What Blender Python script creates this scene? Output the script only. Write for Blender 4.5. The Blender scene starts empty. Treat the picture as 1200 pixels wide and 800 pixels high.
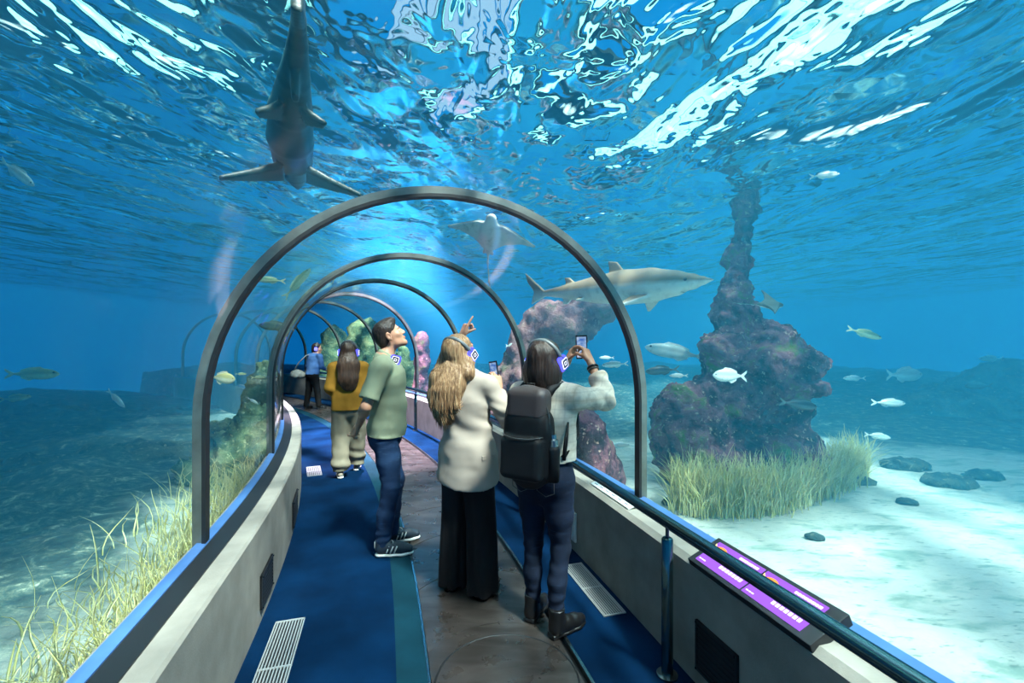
EXPO, WORLD, SUN, PANEL_GLOW, ABS, SCAT, SPOT, ZEN = 0.66, 1.1, 10, 1.15, .11, .056, 14000, 2.8
import bpy, bmesh, math, random
import numpy as np
from mathutils import Vector, Matrix, Euler
random.seed(7); RNG = np.random.default_rng(7)
SC = bpy.context.scene; COL = SC.collection
PI = math.pi
F = 533.0; CAMZ = 1.6

def px(x, y, d):
    """A point d metres ahead of the photographer that shows at (x, y) in the photograph."""
    return Vector(((x-600)/F*d, d, CAMZ-(y-400)/F*d))

# ---------------------------------------------------------------- tunnel path
TH0 = math.atan2(-.278, 1); S0 = 2.6; KC = .05
def path(s):
    if s <= S0:
        return Vector((math.sin(TH0)*s, math.cos(TH0)*s)), TH0
    h = TH0-KC*(s-S0); R = 1/KC
    p = Vector((math.sin(TH0)*S0, math.cos(TH0)*S0))
    p += Vector((R*(math.cos(h)-math.cos(TH0)), -R*(math.sin(h)-math.sin(TH0))))
    return p, h
def tp(s, off, z):
    p, h = path(s)
    return Vector((p.x+math.cos(h)*off, p.y-math.sin(h)*off, z))
def tang(s):
    h = path(s)[1]; return Vector((math.sin(h), math.cos(h), 0))
def side(s):
    h = path(s)[1]; return Vector((math.cos(h), -math.sin(h), 0))
def to_path(x, y):
    """arrays of x, y -> (s, off) along the tunnel"""
    x = np.asarray(x, float); y = np.asarray(y, float)
    sx, cx = math.sin(TH0), math.cos(TH0)
    s = x*sx+y*cx; off = x*cx-y*sx
    R = 1/KC
    p0x, p0y = sx*S0, cx*S0
    ctx, cty = p0x-cx*R, p0y+sx*R
    dx, dy = x-ctx, y-cty
    r = np.hypot(dx, dy)
    ang = np.arctan2(dx*sx+dy*cx, dx*cx-dy*sx)
    cur = s > S0
    return np.where(cur, S0+ang*R, s), np.where(cur, r-R, off)

# ---------------------------------------------------------------- objects
def tag(o, label=None, cat=None, group=None, kind=None):
    if label: o['label'] = label
    if cat: o['category'] = cat
    if group: o['group'] = group
    if kind: o['kind'] = kind
    return o
def link(o, parent=None):
    COL.objects.link(o)
    if parent is not None: o.parent = parent
    return o
def empty(name, loc=(0, 0, 0), rz=0, label=None, cat=None, group=None):
    o = bpy.data.objects.new(name, None); o.empty_display_size = .1
    o.location = loc; o.rotation_euler = (0, 0, rz)
    link(o); return tag(o, label, cat, group)
def mesh(name, V, Fc, mat=None, parent=None, smooth=True, loc=None, fmat=None):
    me = bpy.data.meshes.new(name)
    V = [tuple(map(float, v)) for v in V] if not isinstance(V, np.ndarray) else V
    me.from_pydata(V if not isinstance(V, np.ndarray) else V.tolist(), [], [tuple(q) for q in Fc] if not isinstance(Fc, np.ndarray) else Fc.tolist())
    me.validate()
    me.polygons.foreach_set('use_smooth', [bool(smooth)]*len(me.polygons))
    for m in (mat if isinstance(mat, (list, tuple)) else [mat]):
        if m is not None: me.materials.append(m)
    if fmat is not None: me.polygons.foreach_set('material_index', fmat)
    me.update()
    o = bpy.data.objects.new(name, me)
    if loc is not None: o.location = loc
    return link(o, parent)
def copy_tree(o, parent=None):
    c = o.copy(); COL.objects.link(c); c.parent = parent
    for ch in list(o.children): copy_tree(ch, c)
    return c

class MB:
    """collects pieces into one mesh"""
    def __init__(self): self.v = []; self.f = []
    def add(self, V, Fc):
        n = len(self.v); self.v += [tuple(p) for p in V]; self.f += [tuple(i+n for i in q) for q in Fc]; return self
    def box(self, c, half, M=None, bev=0.0):
        c = Vector(c); hx, hy, hz = half
        bm = bmesh.new(); bmesh.ops.create_cube(bm, size=2)
        for v in bm.verts: v.co = Vector((v.co.x*hx, v.co.y*hy, v.co.z*hz))
        if bev: bmesh.ops.bevel(bm, geom=bm.edges[:], offset=bev, segments=2, affect='EDGES', profile=.7)
        bm.verts.index_update()
        V = [(M @ v.co if M else v.co)+c for v in bm.verts]
        Fc = [[v.index for v in f.verts] for f in bm.faces]; bm.free()
        return self.add(V, Fc)
    def tube(self, pts, r, n=10, cap=True, closed=False, flat=None):
        """swept tube along pts; r one radius or one per point; flat=(axis, factor) squashes the section"""
        pts = [Vector(p) for p in pts]; m = len(pts)
        rs = [r]*m if not hasattr(r, '__len__') else list(r)
        V = []; Fc = []; ref = None
        for i, p in enumerate(pts):
            a = pts[i-1] if i or closed else p; b = pts[(i+1) % m] if i < m-1 or closed else p
            t = (b-a).normalized()
            if ref is None: ref = Vector((0, 0, 1)) if abs(t.z) < .9 else Vector((1, 0, 0))
            u = (ref-t*ref.dot(t)).normalized(); w = t.cross(u); ref = u
            for k in range(n):
                an = 2*PI*k/n; d = u*math.cos(an)*rs[i]+w*math.sin(an)*rs[i]
                if flat: ax, fa = flat; ax = Vector(ax); d = d+ax*(d.dot(ax)*(fa-1))
                V.append(p+d)
        for i in range(m if closed else m-1):
            j = (i+1) % m
            for k in range(n):
                Fc.append((i*n+k, i*n+(k+1) % n, j*n+(k+1) % n, j*n+k))
        if cap and not closed:
            Fc.append(tuple(range(n))[::-1]); Fc.append(tuple((m-1)*n+k for k in range(n)))
        return self.add(V, Fc)
    def prism(self, poly, d, M=None, c=(0, 0, 0)):
        """polygon in local xy, thickness +-d/2 in z"""
        n = len(poly); c = Vector(c)
        V = [Vector((p[0], p[1], z)) for z in (-d/2, d/2) for p in poly]
        V = [(M @ v if M else v)+c for v in V]
        Fc = [tuple(range(n))[::-1], tuple(range(n, 2*n))]+[(i, (i+1) % n, n+(i+1) % n, n+i) for i in range(n)]
        return self.add(V, Fc)
    def build(self, name, mat=None, parent=None, smooth=False):
        o = mesh(name, self.v, self.f, mat, parent, smooth)
        return o
def autosmooth(o, deg=35):
    me = o.data
    bm = bmesh.new(); bm.from_mesh(me)
    for f in bm.faces: f.smooth = True
    for e in bm.edges:
        e.smooth = not (len(e.link_faces) == 2 and e.calc_face_angle(0) > math.radians(deg))
    bm.to_mesh(me); bm.free(); return o

def sweep(prof, ss, name, mat, parent=None, closed=True, smooth=False, caps=True):
    """profile of (off, z) swept along the tunnel path over stations ss"""
    n = len(prof); V = []; Fc = []
    for s in ss:
        for off, z in prof: V.append(tp(s, off, z))
    for i in range(len(ss)-1):
        for k in range(n if closed else n-1):
            k2 = (k+1) % n
            Fc.append((i*n+k, (i+1)*n+k, (i+1)*n+k2, i*n+k2))
    if closed and caps:
        Fc.append(tuple(range(n))); Fc.append(tuple((len(ss)-1)*n+k for k in range(n))[::-1])
    o = mesh(name, V, Fc, mat, parent, smooth)
    bm = bmesh.new(); bm.from_mesh(o.data); bmesh.ops.recalc_face_normals(bm, faces=bm.faces); bm.to_mesh(o.data); bm.free()
    return o
def stations(a, b, step=.25):
    n = max(2, int(round((b-a)/step))+1); return [a+(b-a)*i/(n-1) for i in range(n)]

# ---------------------------------------------------------------- noise (numpy)
_P = np.random.default_rng(3).permutation(256); _P = np.concatenate([_P, _P, _P])
_G = np.random.default_rng(5).normal(size=(256, 3)); _G /= np.linalg.norm(_G, axis=1)[:, None]
def perlin(P):
    P = np.asarray(P, float); I = np.floor(P).astype(int); f = P-I; I &= 255
    u = f*f*f*(f*(f*6-15)+10); r = 0
    for dx in (0, 1):
        for dy in (0, 1):
            for dz in (0, 1):
                h = _P[_P[_P[I[:, 0]+dx]+I[:, 1]+dy]+I[:, 2]+dz] & 255
                g = _G[h]
                d = g[:, 0]*(f[:, 0]-dx)+g[:, 1]*(f[:, 1]-dy)+g[:, 2]*(f[:, 2]-dz)
                w = (u[:, 0] if dx else 1-u[:, 0])*(u[:, 1] if dy else 1-u[:, 1])*(u[:, 2] if dz else 1-u[:, 2])
                r = r+w*d
    return r
def fbm(P, oct=4, gain=.5):
    a = 1; r = 0; P = np.asarray(P, float)
    for i in range(oct):
        r = r+a*perlin(P+17.3*i); a *= gain; P = P*2.03
    return r

# ---------------------------------------------------------------- distance-field modelling
class SDF:
    def __init__(self, vox, pad=.05): self.p = []; self.cuts = []; self.vox = vox; self.pad = pad
    def cone(self, a, b, ra, rb=None, k=.02, flat=None, sub=False):
        a = np.array(a, float); b = np.array(b, float); rb = ra if rb is None else rb
        if flat is not None: fu = np.array(flat[0], float); fu /= np.linalg.norm(fu); ff = flat[1]
        def fn(X):
            p = X-a; ba = b-a
            if flat is not None:
                p = p+fu*((p@fu)*(ff-1))[..., None]; ba = ba+fu*((ba@fu)*(ff-1))
            L = max(ba@ba, 1e-9); h = np.clip((p@ba)/L, 0, 1)
            q = p-h[..., None]*ba
            return np.sqrt((q*q).sum(-1))-(ra+(rb-ra)*h)
        m = max(ra, rb)*(1 if flat is None else max(1, 1/flat[1]))
        self.p.append((fn, np.minimum(a, b)-m, np.maximum(a, b)+m, k, sub)); return self
    def chain(self, pts, rs, k=.02, flat=None):
        for i in range(len(pts)-1): self.cone(pts[i], pts[i+1], rs[i], rs[i+1], k, flat)
        return self
    def ell(self, c, r, R=None, k=.02, sub=False):
        c = np.array(c, float); r = np.array(r, float); R = np.eye(3) if R is None else np.array(R)
        def fn(X):
            q = (X-c)@R; k0 = np.sqrt(((q/r)**2).sum(-1)); k1 = np.sqrt(((q/(r*r))**2).sum(-1))
            return k0*(k0-1)/np.maximum(k1, 1e-9)
        e = np.abs(R)@r
        self.p.append((fn, c-e, c+e, k, sub)); return self
    def box(self, c, half, R=None, rnd=.01, k=.02, sub=False):
        c = np.array(c, float); half = np.array(half, float); R = np.eye(3) if R is None else np.array(R)
        def fn(X):
            q = np.abs((X-c)@R)-(half-rnd)
            return np.sqrt((np.maximum(q, 0)**2).sum(-1))+np.minimum(q.max(-1), 0)-rnd
        e = np.abs(R)@half
        self.p.append((fn, c-e, c+e, k, sub)); return self
    def slab(self, poly, R, c, th0, th1=None, k=.01):
        """fin: polygon in local (x, y), half thickness falling from th0 at the first edge to th1 at the far side"""
        poly = np.array(poly, float); c = np.array(c, float); R = np.array(R); th1 = th0 if th1 is None else th1
        base = (poly[0]+poly[-1])/2; reach = np.max(np.linalg.norm(poly-base, axis=1))
        def fn(X):
            q = (X-c)@R; p = q[..., :2]; n = len(poly)
            d = ((p-poly[0])**2).sum(-1); s = np.ones(d.shape)
            j = n-1
            for i in range(n):
                e = poly[j]-poly[i]; w = p-poly[i]
                t = np.clip((w@e)/max(e@e, 1e-12), 0, 1); b = w-t[..., None]*e
                d = np.minimum(d, (b*b).sum(-1))
                c1 = p[..., 1] >= poly[i][1]; c2 = p[..., 1] < poly[j][1]; c3 = e[0]*w[..., 1] > e[1]*w[..., 0]
                fl = (c1 & c2 & c3) | (~c1 & ~c2 & ~c3); s = np.where(fl, -s, s); j = i
            sd = s*np.sqrt(d)
            th = th0+(th1-th0)*np.clip(np.sqrt(((p-base)**2).sum(-1))/reach, 0, 1)
            dz = np.abs(q[..., 2])-th
            return np.sqrt(np.maximum(sd+.006, 0)**2+np.maximum(dz, 0)**2)+np.minimum(np.maximum(sd+.006, dz), 0)-.004
        cor = np.array([[x, y, z] for x, y in poly for z in (-th0, th0)])@R.T+c
        self.p.append((fn, cor.min(0), cor.max(0), k, False)); return self
    def cut(self, pt, n, lo=None, hi=None):
        """removes what lies on the side n points to (inside the box lo..hi when given)"""
        self.cuts.append((np.array(pt, float), np.array(n, float)/np.linalg.norm(n), lo, hi)); return self
    def run(self, warp=None):
        v = self.vox; add = [p for p in self.p]
        lo = np.min([p[1] for p in add if not p[4]], 0)-self.pad; hi = np.max([p[2] for p in add if not p[4]], 0)+self.pad
        n = np.ceil((hi-lo)/v).astype(int)+1
        D = np.full(n, self.pad, np.float32)
        for fn, a, b, k, sub in add:
            i0 = np.clip(np.floor((a-self.pad-lo)/v).astype(int), 0, n-1); i1 = np.clip(np.ceil((b+self.pad-lo)/v).astype(int)+1, 1, n)
            if (i1 <= i0).any(): continue
            ax = [lo[d]+np.arange(i0[d], i1[d])*v for d in range(3)]
            X = np.stack(np.meshgrid(*ax, indexing='ij'), -1)
            d = fn(X); sl = tuple(slice(i0[q], i1[q]) for q in range(3)); o = D[sl]
            if sub:
                h = np.clip(.5-.5*(o+d)/k, 0, 1); D[sl] = o*(1-h)+(-d)*h+k*h*(1-h)
            else:
                h = np.clip(.5+.5*(o-d)/k, 0, 1); D[sl] = o*(1-h)+d*h-k*h*(1-h)
        for pt, nn, a, b in self.cuts:
            i0 = np.zeros(3, int) if a is None else np.clip(((np.array(a)-lo)/v).astype(int), 0, n); i1 = n if b is None else np.clip(((np.array(b)-lo)/v).astype(int), 0, n)
            if (i1 <= i0).any(): continue
            ax = [lo[d]+np.arange(i0[d], i1[d])*v for d in range(3)]
            d = ((ax[0]-pt[0])*nn[0])[:, None, None]+((ax[1]-pt[1])*nn[1])[None, :, None]+((ax[2]-pt[2])*nn[2])[None, None, :]
            sl = tuple(slice(i0[q], i1[q]) for q in range(3)); D[sl] = np.maximum(D[sl], d)
        # surface nets
        ins = D < 0
        cnt = np.zeros(n-1, np.int8)
        offs = [(a, b, c) for a in (0, 1) for b in (0, 1) for c in (0, 1)]
        for a, b, c in offs: cnt += ins[a:n[0]-1+a, b:n[1]-1+b, c:n[2]-1+c]
        act = np.argwhere((cnt > 0) & (cnt < 8))
        vals = np.stack([D[act[:, 0]+a, act[:, 1]+b, act[:, 2]+c] for a, b, c in offs], 1)
        acc = np.zeros((len(act), 3)); num = np.zeros(len(act))
        O = np.array(offs, float)
        for i in range(8):
            for j in range(i+1, 8):
                if np.abs(O[i]-O[j]).sum() == 1:
                    cr = (vals[:, i] < 0) != (vals[:, j] < 0)
                    t = np.where(cr, vals[:, i]/np.where(cr, vals[:, i]-vals[:, j], 1), 0)
                    acc += (O[i]+(O[j]-O[i])*t[:, None])*cr[:, None]; num += cr
        V = lo+(act+acc/num[:, None])*v
        idx = np.full(n-1, -1, np.int32); idx[act[:, 0], act[:, 1], act[:, 2]] = np.arange(len(act))
        Q = []
        for ax in range(3):
            sh = [0, 0, 0]; sh[ax] = 1
            A = ins[:n[0]-sh[0], :n[1]-sh[1], :n[2]-sh[2]]; B = ins[sh[0]:, sh[1]:, sh[2]:]
            e = np.argwhere(A != B)
            u, w = (ax+1) % 3, (ax+2) % 3
            e = e[(e[:, u] > 0) & (e[:, w] > 0) & (e[:, u] < n[u]-1) & (e[:, w] < n[w]-1)]
            fl = A[e[:, 0], e[:, 1], e[:, 2]]
            def g(du, dw):
                q = e.copy(); q[:, u] -= du; q[:, w] -= dw; return idx[q[:, 0], q[:, 1], q[:, 2]]
            q = np.stack([g(1, 1), g(0, 1), g(0, 0), g(1, 0)], 1)
            q[~fl] = q[~fl][:, ::-1]; Q.append(q)
        Q = np.concatenate(Q); Q = Q[(Q >= 0).all(1)]
        return V, Q
def normals(V, Q):
    n = np.zeros_like(V); c = np.cross(V[Q[:, 2]]-V[Q[:, 0]], V[Q[:, 3]]-V[Q[:, 1]])
    for i in range(4): np.add.at(n, Q[:, i], c)
    return n/np.maximum(np.linalg.norm(n, axis=1), 1e-9)[:, None]
def smoothV(V, Q, it=2, lam=.5):
    e = np.concatenate([Q[:, [0, 1]], Q[:, [1, 2]], Q[:, [2, 3]], Q[:, [3, 0]]])
    for _ in range(it):
        s = np.zeros_like(V); c = np.zeros(len(V))
        np.add.at(s, e[:, 0], V[e[:, 1]]); np.add.at(c, e[:, 0], 1)
        V = V+lam*(s/np.maximum(c, 1)[:, None]-V)
    return V

# ---------------------------------------------------------------- materials
def new_mat(name):
    m = bpy.data.materials.new(name); m.use_nodes = True; nt = m.node_tree; nt.nodes.clear()
    out = nt.nodes.new('ShaderNodeOutputMaterial'); return m, nt, out
def N(nt, t, **kw):
    n = nt.nodes.new('ShaderNode'+t)
    for k, v in kw.items():
        if k.startswith('i_'): n.inputs[k[2:].replace('_', ' ')].default_value = v
        else: setattr(n, k, v)
    return n
def ramp(nt, fac, stops, interp='LINEAR'):
    r = N(nt, 'ValToRGB'); r.color_ramp.interpolation = interp
    el = r.color_ramp.elements
    while len(el) < len(stops): el.new(.5)
    for e, (p, c) in zip(el, stops):
        e.position = p; e.color = (c, c, c, 1) if not hasattr(c, '__len__') else (*c[:3], 1)
    nt.links.new(fac, r.inputs[0]); return r.outputs[0]
def coords(nt, scale=(1, 1, 1), src='Object', rot=(0, 0, 0)):
    tc = N(nt, 'TexCoord'); mp = N(nt, 'Mapping'); mp.inputs['Scale'].default_value = scale; mp.inputs['Rotation'].default_value = rot
    nt.links.new(tc.outputs[src], mp.inputs[0]); return mp.outputs[0]
def noise(nt, vec, scale=5, detail=4, rough=.55, dist=0):
    n = N(nt, 'TexNoise'); n.inputs['Scale'].default_value = scale; n.inputs['Detail'].default_value = detail
    n.inputs['Roughness'].default_value = rough; n.inputs['Distortion'].default_value = dist
    nt.links.new(vec, n.inputs['Vector']); return n.outputs['Fac']
def mixc(nt, fac, a, b, mode='MIX'):
    m = N(nt, 'MixRGB', blend_type=mode)
    for i, x in ((0, fac), (1, a), (2, b)):
        if hasattr(x, 'links'): nt.links.new(x, m.inputs[i])
        elif i == 0: m.inputs[0].default_value = x
        else: m.inputs[i].default_value = (*x[:3], 1)
    return m.outputs[0]
def mat(name, col, rough=.6, metal=0, spec=.5, var=.0, vscale=8, col2=None, bump=0, bscale=40, coat=0, stretch=(1, 1, 1), src='Object', detail=5, sss=0, lo=.35, hi=.65, sheen=0):
    """principled material: colour, optionally varied towards col2 by noise, with a fine bump"""
    m, nt, out = new_mat(name); b = N(nt, 'BsdfPrincipled'); nt.links.new(b.outputs[0], out.inputs[0])
    b.inputs['Roughness'].default_value = rough; b.inputs['Metallic'].default_value = metal
    b.inputs['Specular IOR Level'].default_value = spec; b.inputs['Coat Weight'].default_value = coat
    if sheen: b.inputs['Sheen Weight'].default_value = sheen
    if sss: b.inputs['Subsurface Weight'].default_value = sss; b.inputs['Subsurface Scale'].default_value = .01
    vec = coords(nt, stretch, src)
    if col2 is None: col2 = tuple(c*(1-var) for c in col[:3])
    f = noise(nt, vec, vscale, detail)
    c = ramp(nt, f, [(lo, col), (hi, col2)]); nt.links.new(c, b.inputs['Base Color'])
    if bump:
        bn = N(nt, 'Bump'); bn.inputs['Strength'].default_value = bump; bn.inputs['Distance'].default_value = .01
        nt.links.new(noise(nt, vec, bscale, 4), bn.inputs['Height']); nt.links.new(bn.outputs[0], b.inputs['Normal'])
    return m
def emit(name, col, st):
    m, nt, out = new_mat(name); e = N(nt, 'Emission'); e.inputs[0].default_value = (*col, 1); e.inputs[1].default_value = st
    nt.links.new(e.outputs[0], out.inputs[0]); return m
# ================================================================ light, camera, sky
SURF = 3.3
cam = bpy.data.objects.new('camera', bpy.data.cameras.new('camera')); COL.objects.link(cam)
cam.location = (0, 0, CAMZ); cam.rotation_euler = (PI/2, 0, 0)
cam.data.sensor_width = 36; cam.data.lens = 36*F/1200; cam.data.clip_start = .05; cam.data.clip_end = 200
SC.camera = cam
vs = SC.view_settings; vs.view_transform = 'Standard'; vs.look = 'None'; vs.gamma = 1; vs.use_curve_mapping = False; vs.exposure = EXPO
cy = SC.cycles
cy.use_denoising = True; cy.max_bounces = 10; cy.diffuse_bounces = 3; cy.glossy_bounces = 4; cy.transmission_bounces = 6
cy.transparent_max_bounces = 32; cy.volume_bounces = 2; cy.caustics_reflective = False; cy.caustics_refractive = False
cy.sample_clamp_indirect = 4; cy.sample_clamp_direct = 0
w = bpy.data.worlds.new('open_water_light'); SC.world = w; w.use_nodes = True; nt = w.node_tree; nt.nodes.clear()
wo = N(nt, 'OutputWorld'); bg = N(nt, 'Background'); nt.links.new(bg.outputs[0], wo.inputs[0])
tc = N(nt, 'TexCoord'); sp = N(nt, 'SeparateXYZ'); nt.links.new(tc.outputs['Generated'], sp.inputs[0])
r = ramp(nt, sp.outputs[2], [(0.0, (.002, .06, .16)), (.35, (.0015, .085, .27)), (.75, (.003, .15, .42)), (.86, (.02, .30, .60)), (1, (ZEN, ZEN, ZEN))])
mr = N(nt, 'MapRange'); mr.inputs[1].default_value = -1; mr.inputs[2].default_value = 1
nt.links.new(sp.outputs[2], mr.inputs[0]); nt.links.new(mr.outputs[0], r.node.inputs[0])
nt.links.new(r, bg.inputs[0]); bg.inputs[1].default_value = WORLD

def sun(name, d, st, col, ang):
    l = bpy.data.lights.new(name, 'SUN'); l.energy = st; l.color = col; l.angle = math.radians(ang)
    o = bpy.data.objects.new(name, l); COL.objects.link(o); o.rotation_euler = Vector(d).to_track_quat('-Z', 'Y').to_euler(); o.location = (0, 0, 8); return o
sun('sun', (-.42, .50, -1), SUN, (1.0, .96, .88), 8.0)

# ================================================================ water
def water_material():
    m, nt, out = new_mat('water'); t = N(nt, 'BsdfTransparent'); nt.links.new(t.outputs[0], out.inputs[0])
    ab = N(nt, 'VolumeAbsorption'); ab.inputs[0].default_value = (.16, .80, .96, 1); ab.inputs[1].default_value = ABS
    sc = N(nt, 'VolumeScatter'); sc.inputs[0].default_value = (.08, .64, 1, 1); sc.inputs[1].default_value = SCAT; sc.inputs['Anisotropy'].default_value = .35
    ad = N(nt, 'AddShader'); nt.links.new(ab.outputs[0], ad.inputs[0]); nt.links.new(sc.outputs[0], ad.inputs[1])
    nt.links.new(ad.outputs[0], out.inputs['Volume']); m.cycles.homogeneous_volume = True if hasattr(m.cycles, 'homogeneous_volume') else None
    return m
AC, AR, SPRING = .36, 1.26, 1.20        # tunnel centre offset, radius, spring height
def shell_profile(r, zb, n=24):
    P = [(AC-r, zb), (AC-r, SPRING)]
    P += [(AC-r*math.cos(PI*i/n), SPRING+r*math.sin(PI*i/n)) for i in range(1, n)]
    return P+[(AC+r, SPRING), (AC+r, zb)]
def make_water():
    x0, x1, y0, y1, z0, z1 = -15, 16, -4.2, 24, -.7, SURF
    V = [(x, y, z) for z in (z0, z1) for y in (y0, y1) for x in (x0, x1)]
    Fc = [(0, 2, 3, 1), (4, 5, 7, 6), (0, 1, 5, 4), (2, 6, 7, 3), (0, 4, 6, 2), (1, 3, 7, 5)]
    prof = shell_profile(AR+.06, -.25); n = len(prof); ss = stations(-3.2, 18, .4); b = len(V)
    for s in ss: V += [tuple(tp(s, o, z)) for o, z in prof]
    T = []
    for i in range(len(ss)-1):
        for k in range(n):
            k2 = (k+1) % n; T.append((i*n+k, (i+1)*n+k, (i+1)*n+k2, i*n+k2))
    T.append(tuple(range(n))); T.append(tuple((len(ss)-1)*n+k for k in range(n))[::-1])
    # orient the cavity so that its faces look into the tunnel
    bm = bmesh.new(); vs_ = [bm.verts.new(v) for v in V[b:]]
    for f in T: bm.faces.new([vs_[i] for i in f])
    bmesh.ops.recalc_face_normals(bm, faces=bm.faces); bmesh.ops.reverse_faces(bm, faces=bm.faces)
    bm.verts.index_update(); T = [[v.index+b for v in f.verts] for f in bm.faces]; bm.free()
    o = mesh('water', V, Fc+T, water_material(), None, False)
    tag(o, 'clear blue aquarium water all around the glass tunnel', 'water', kind='stuff')
make_water()

def surface_material():
    """the underside of the water: facets turned to the viewer are windows to the added panels above, the rest mirror the tank"""
    m, nt, out = new_mat('water_surface'); vec = coords(nt, (1, .42, 1), rot=(0, 0, -TH0))
    vec2 = coords(nt, (1, .6, 1), rot=(0, 0, -TH0-.5))
    a = noise(nt, vec, 1.0, 2.3, .5, .9); b = noise(nt, vec2, 4.5, 2, .5, .4)
    ad = N(nt, 'Math', operation='MULTIPLY_ADD'); nt.links.new(b, ad.inputs[0]); ad.inputs[1].default_value = .11; nt.links.new(a, ad.inputs[2])
    bp = N(nt, 'Bump'); bp.inputs['Strength'].default_value = 1; bp.inputs['Distance'].default_value = .85; nt.links.new(ad.outputs[0], bp.inputs['Height'])
    lw = N(nt, 'LayerWeight'); lw.inputs[0].default_value = .5; nt.links.new(bp.outputs[0], lw.inputs['Normal'])
    fac = ramp(nt, lw.outputs['Facing'], [(.50, 0), (.60, 1)])
    t = N(nt, 'BsdfTransparent'); t.inputs[0].default_value = (.85, .98, 1, 1)
    rf = N(nt, 'BsdfRefraction'); rf.inputs['IOR'].default_value = 1.14; rf.inputs['Roughness'].default_value = 0; rf.inputs[0].default_value = (.40, .95, .92, 1); nt.links.new(bp.outputs[0], rf.inputs['Normal'])
    g = N(nt, 'BsdfGlossy'); g.inputs['Roughness'].default_value = .03; g.inputs[0].default_value = (.72, .92, 1, 1); nt.links.new(bp.outputs[0], g.inputs['Normal'])
    m0 = N(nt, 'MixShader'); nt.links.new(ramp(nt, lw.outputs['Facing'], [(.16, 0), (.30, 1)]), m0.inputs[0]); nt.links.new(t.outputs[0], m0.inputs[1]); nt.links.new(rf.outputs[0], m0.inputs[2])
    mx = N(nt, 'MixShader'); nt.links.new(fac, mx.inputs[0]); nt.links.new(m0.outputs[0], mx.inputs[1]); nt.links.new(g.outputs[0], mx.inputs[2])
    nt.links.new(mx.outputs[0], out.inputs[0]); return m
def make_surface():
    nx, ny = 160, 150
    X, Y = np.meshgrid(np.linspace(-14.9, 15.9, nx), np.linspace(-4.1, 23.9, ny), indexing='ij')
    Z = SURF-.03+.05*fbm(np.stack([X.ravel()*.9, Y.ravel()*.6, np.zeros(X.size)], 1), 2).reshape(X.shape)
    Z = np.minimum(Z, SURF-.012)
    V = np.stack([X.ravel(), Y.ravel(), Z.ravel()], 1); I = np.arange(nx*ny).reshape(nx, ny)
    Q = np.stack([I[:-1, :-1].ravel(), I[1:, :-1].ravel(), I[1:, 1:].ravel(), I[:-1, 1:].ravel()], 1)
    tag(mesh('water_surface', V, Q, surface_material()), 'rippled silvery blue surface of the water seen from below', 'water surface', kind='stuff')
make_surface()

def panel(corners, z, name, m, label):  # glowing panels added above the water to make bright patches in the ripples
    top = [Vector((x, y, z)) for x, y in corners]; n = len(top)
    root = empty(name, sum(top, Vector())/n, 0, label, 'panel', 'added panels above the water')
    c = root.location
    body = MB(); V = [(v-c)*.96+Vector((0, 0, .05)) for v in top]; V2 = [v*.98+Vector((0, 0, .10)) for v in V]
    body.add(V+V2, [tuple(range(n)), tuple(range(n, 2*n))[::-1]]+[(i, (i+1) % n, n+(i+1) % n, n+i) for i in range(n)])
    body.build('housing', M['dark_metal'], root)
    d = MB(); V = [v-c for v in top]; V2 = [v-c+Vector((0, 0, .05)) for v in top]
    d.add(V+V2, [tuple(range(n))[::-1], tuple(range(n, 2*n))]+[(i, (i+1) % n, n+(i+1) % n, n+i) for i in range(n)])
    d.build('glow_sheet', m, root)
    return root
def strip(s0, s1, o0, o1):
    return [tuple(tp(s, o, 0).xy) for s, o in ((s0, o0), (s1, o0), (s1, o1), (s0, o1))]
def spot(name, loc, to, e, col, ang, rad=.15):
    l = bpy.data.lights.new(name, 'SPOT'); l.energy = e; l.color = col; l.spot_size = math.radians(ang); l.spot_blend = .8; l.shadow_soft_size = rad
    o = bpy.data.objects.new(name, l); COL.objects.link(o); o.location = loc; o.rotation_euler = (Vector(to)-Vector(loc)).to_track_quat('-Z', 'Y').to_euler(); return o
spot('added_haze_spot', tuple(tp(8.4, 1.2, 5.4)), tuple(tp(8.0, .7, 0)), SPOT, (1, .66, .84), 54)  # spot added to make the water haze down the tunnel glow pale violet
M = {}
M['dark_metal'] = mat('dark_metal', (.03, .035, .04), .4, .6)
LZ = 4.3
def bank(s0, s1, o0, o1, n, m, side_label, fill=.72):
    wd = (o1-o0)/n
    for i in range(n):
        a = o0+wd*i+wd*(1-fill)/2
        nth = ['first', 'second', 'third', 'fourth', 'fifth', 'sixth'][i]
        panel(strip(s0, s1, a, a+wd*fill), LZ, 'added_panel', m, side_label % nth)
COOL = emit('cool_panel_glow', (.70, .97, .95), PANEL_GLOW*1.6)
bank(1.5, 8, -2.9, -1.3, 3, COOL, 'added long cyan white lamp above the water left of the tunnel, %s from the left')
bank(2.5, 8, 1.6, 2.7, 2, COOL, 'added long cyan white lamp above the water beside the right glass, %s from the tunnel', .42)
bank(.5, 8, 3.8, 6.4, 4, COOL, 'added long cyan white lamp above the water over the sand, %s from the tunnel')
bank(4.0, 6.6, .1, 1.4, 3, emit('violet_panel_glow', (1.0, .70, 1.0), PANEL_GLOW*.5), 'added short violet white lamp above the crown of the tunnel, %s from the left')  # added for the violet white glare on the surface over the crown

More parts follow.
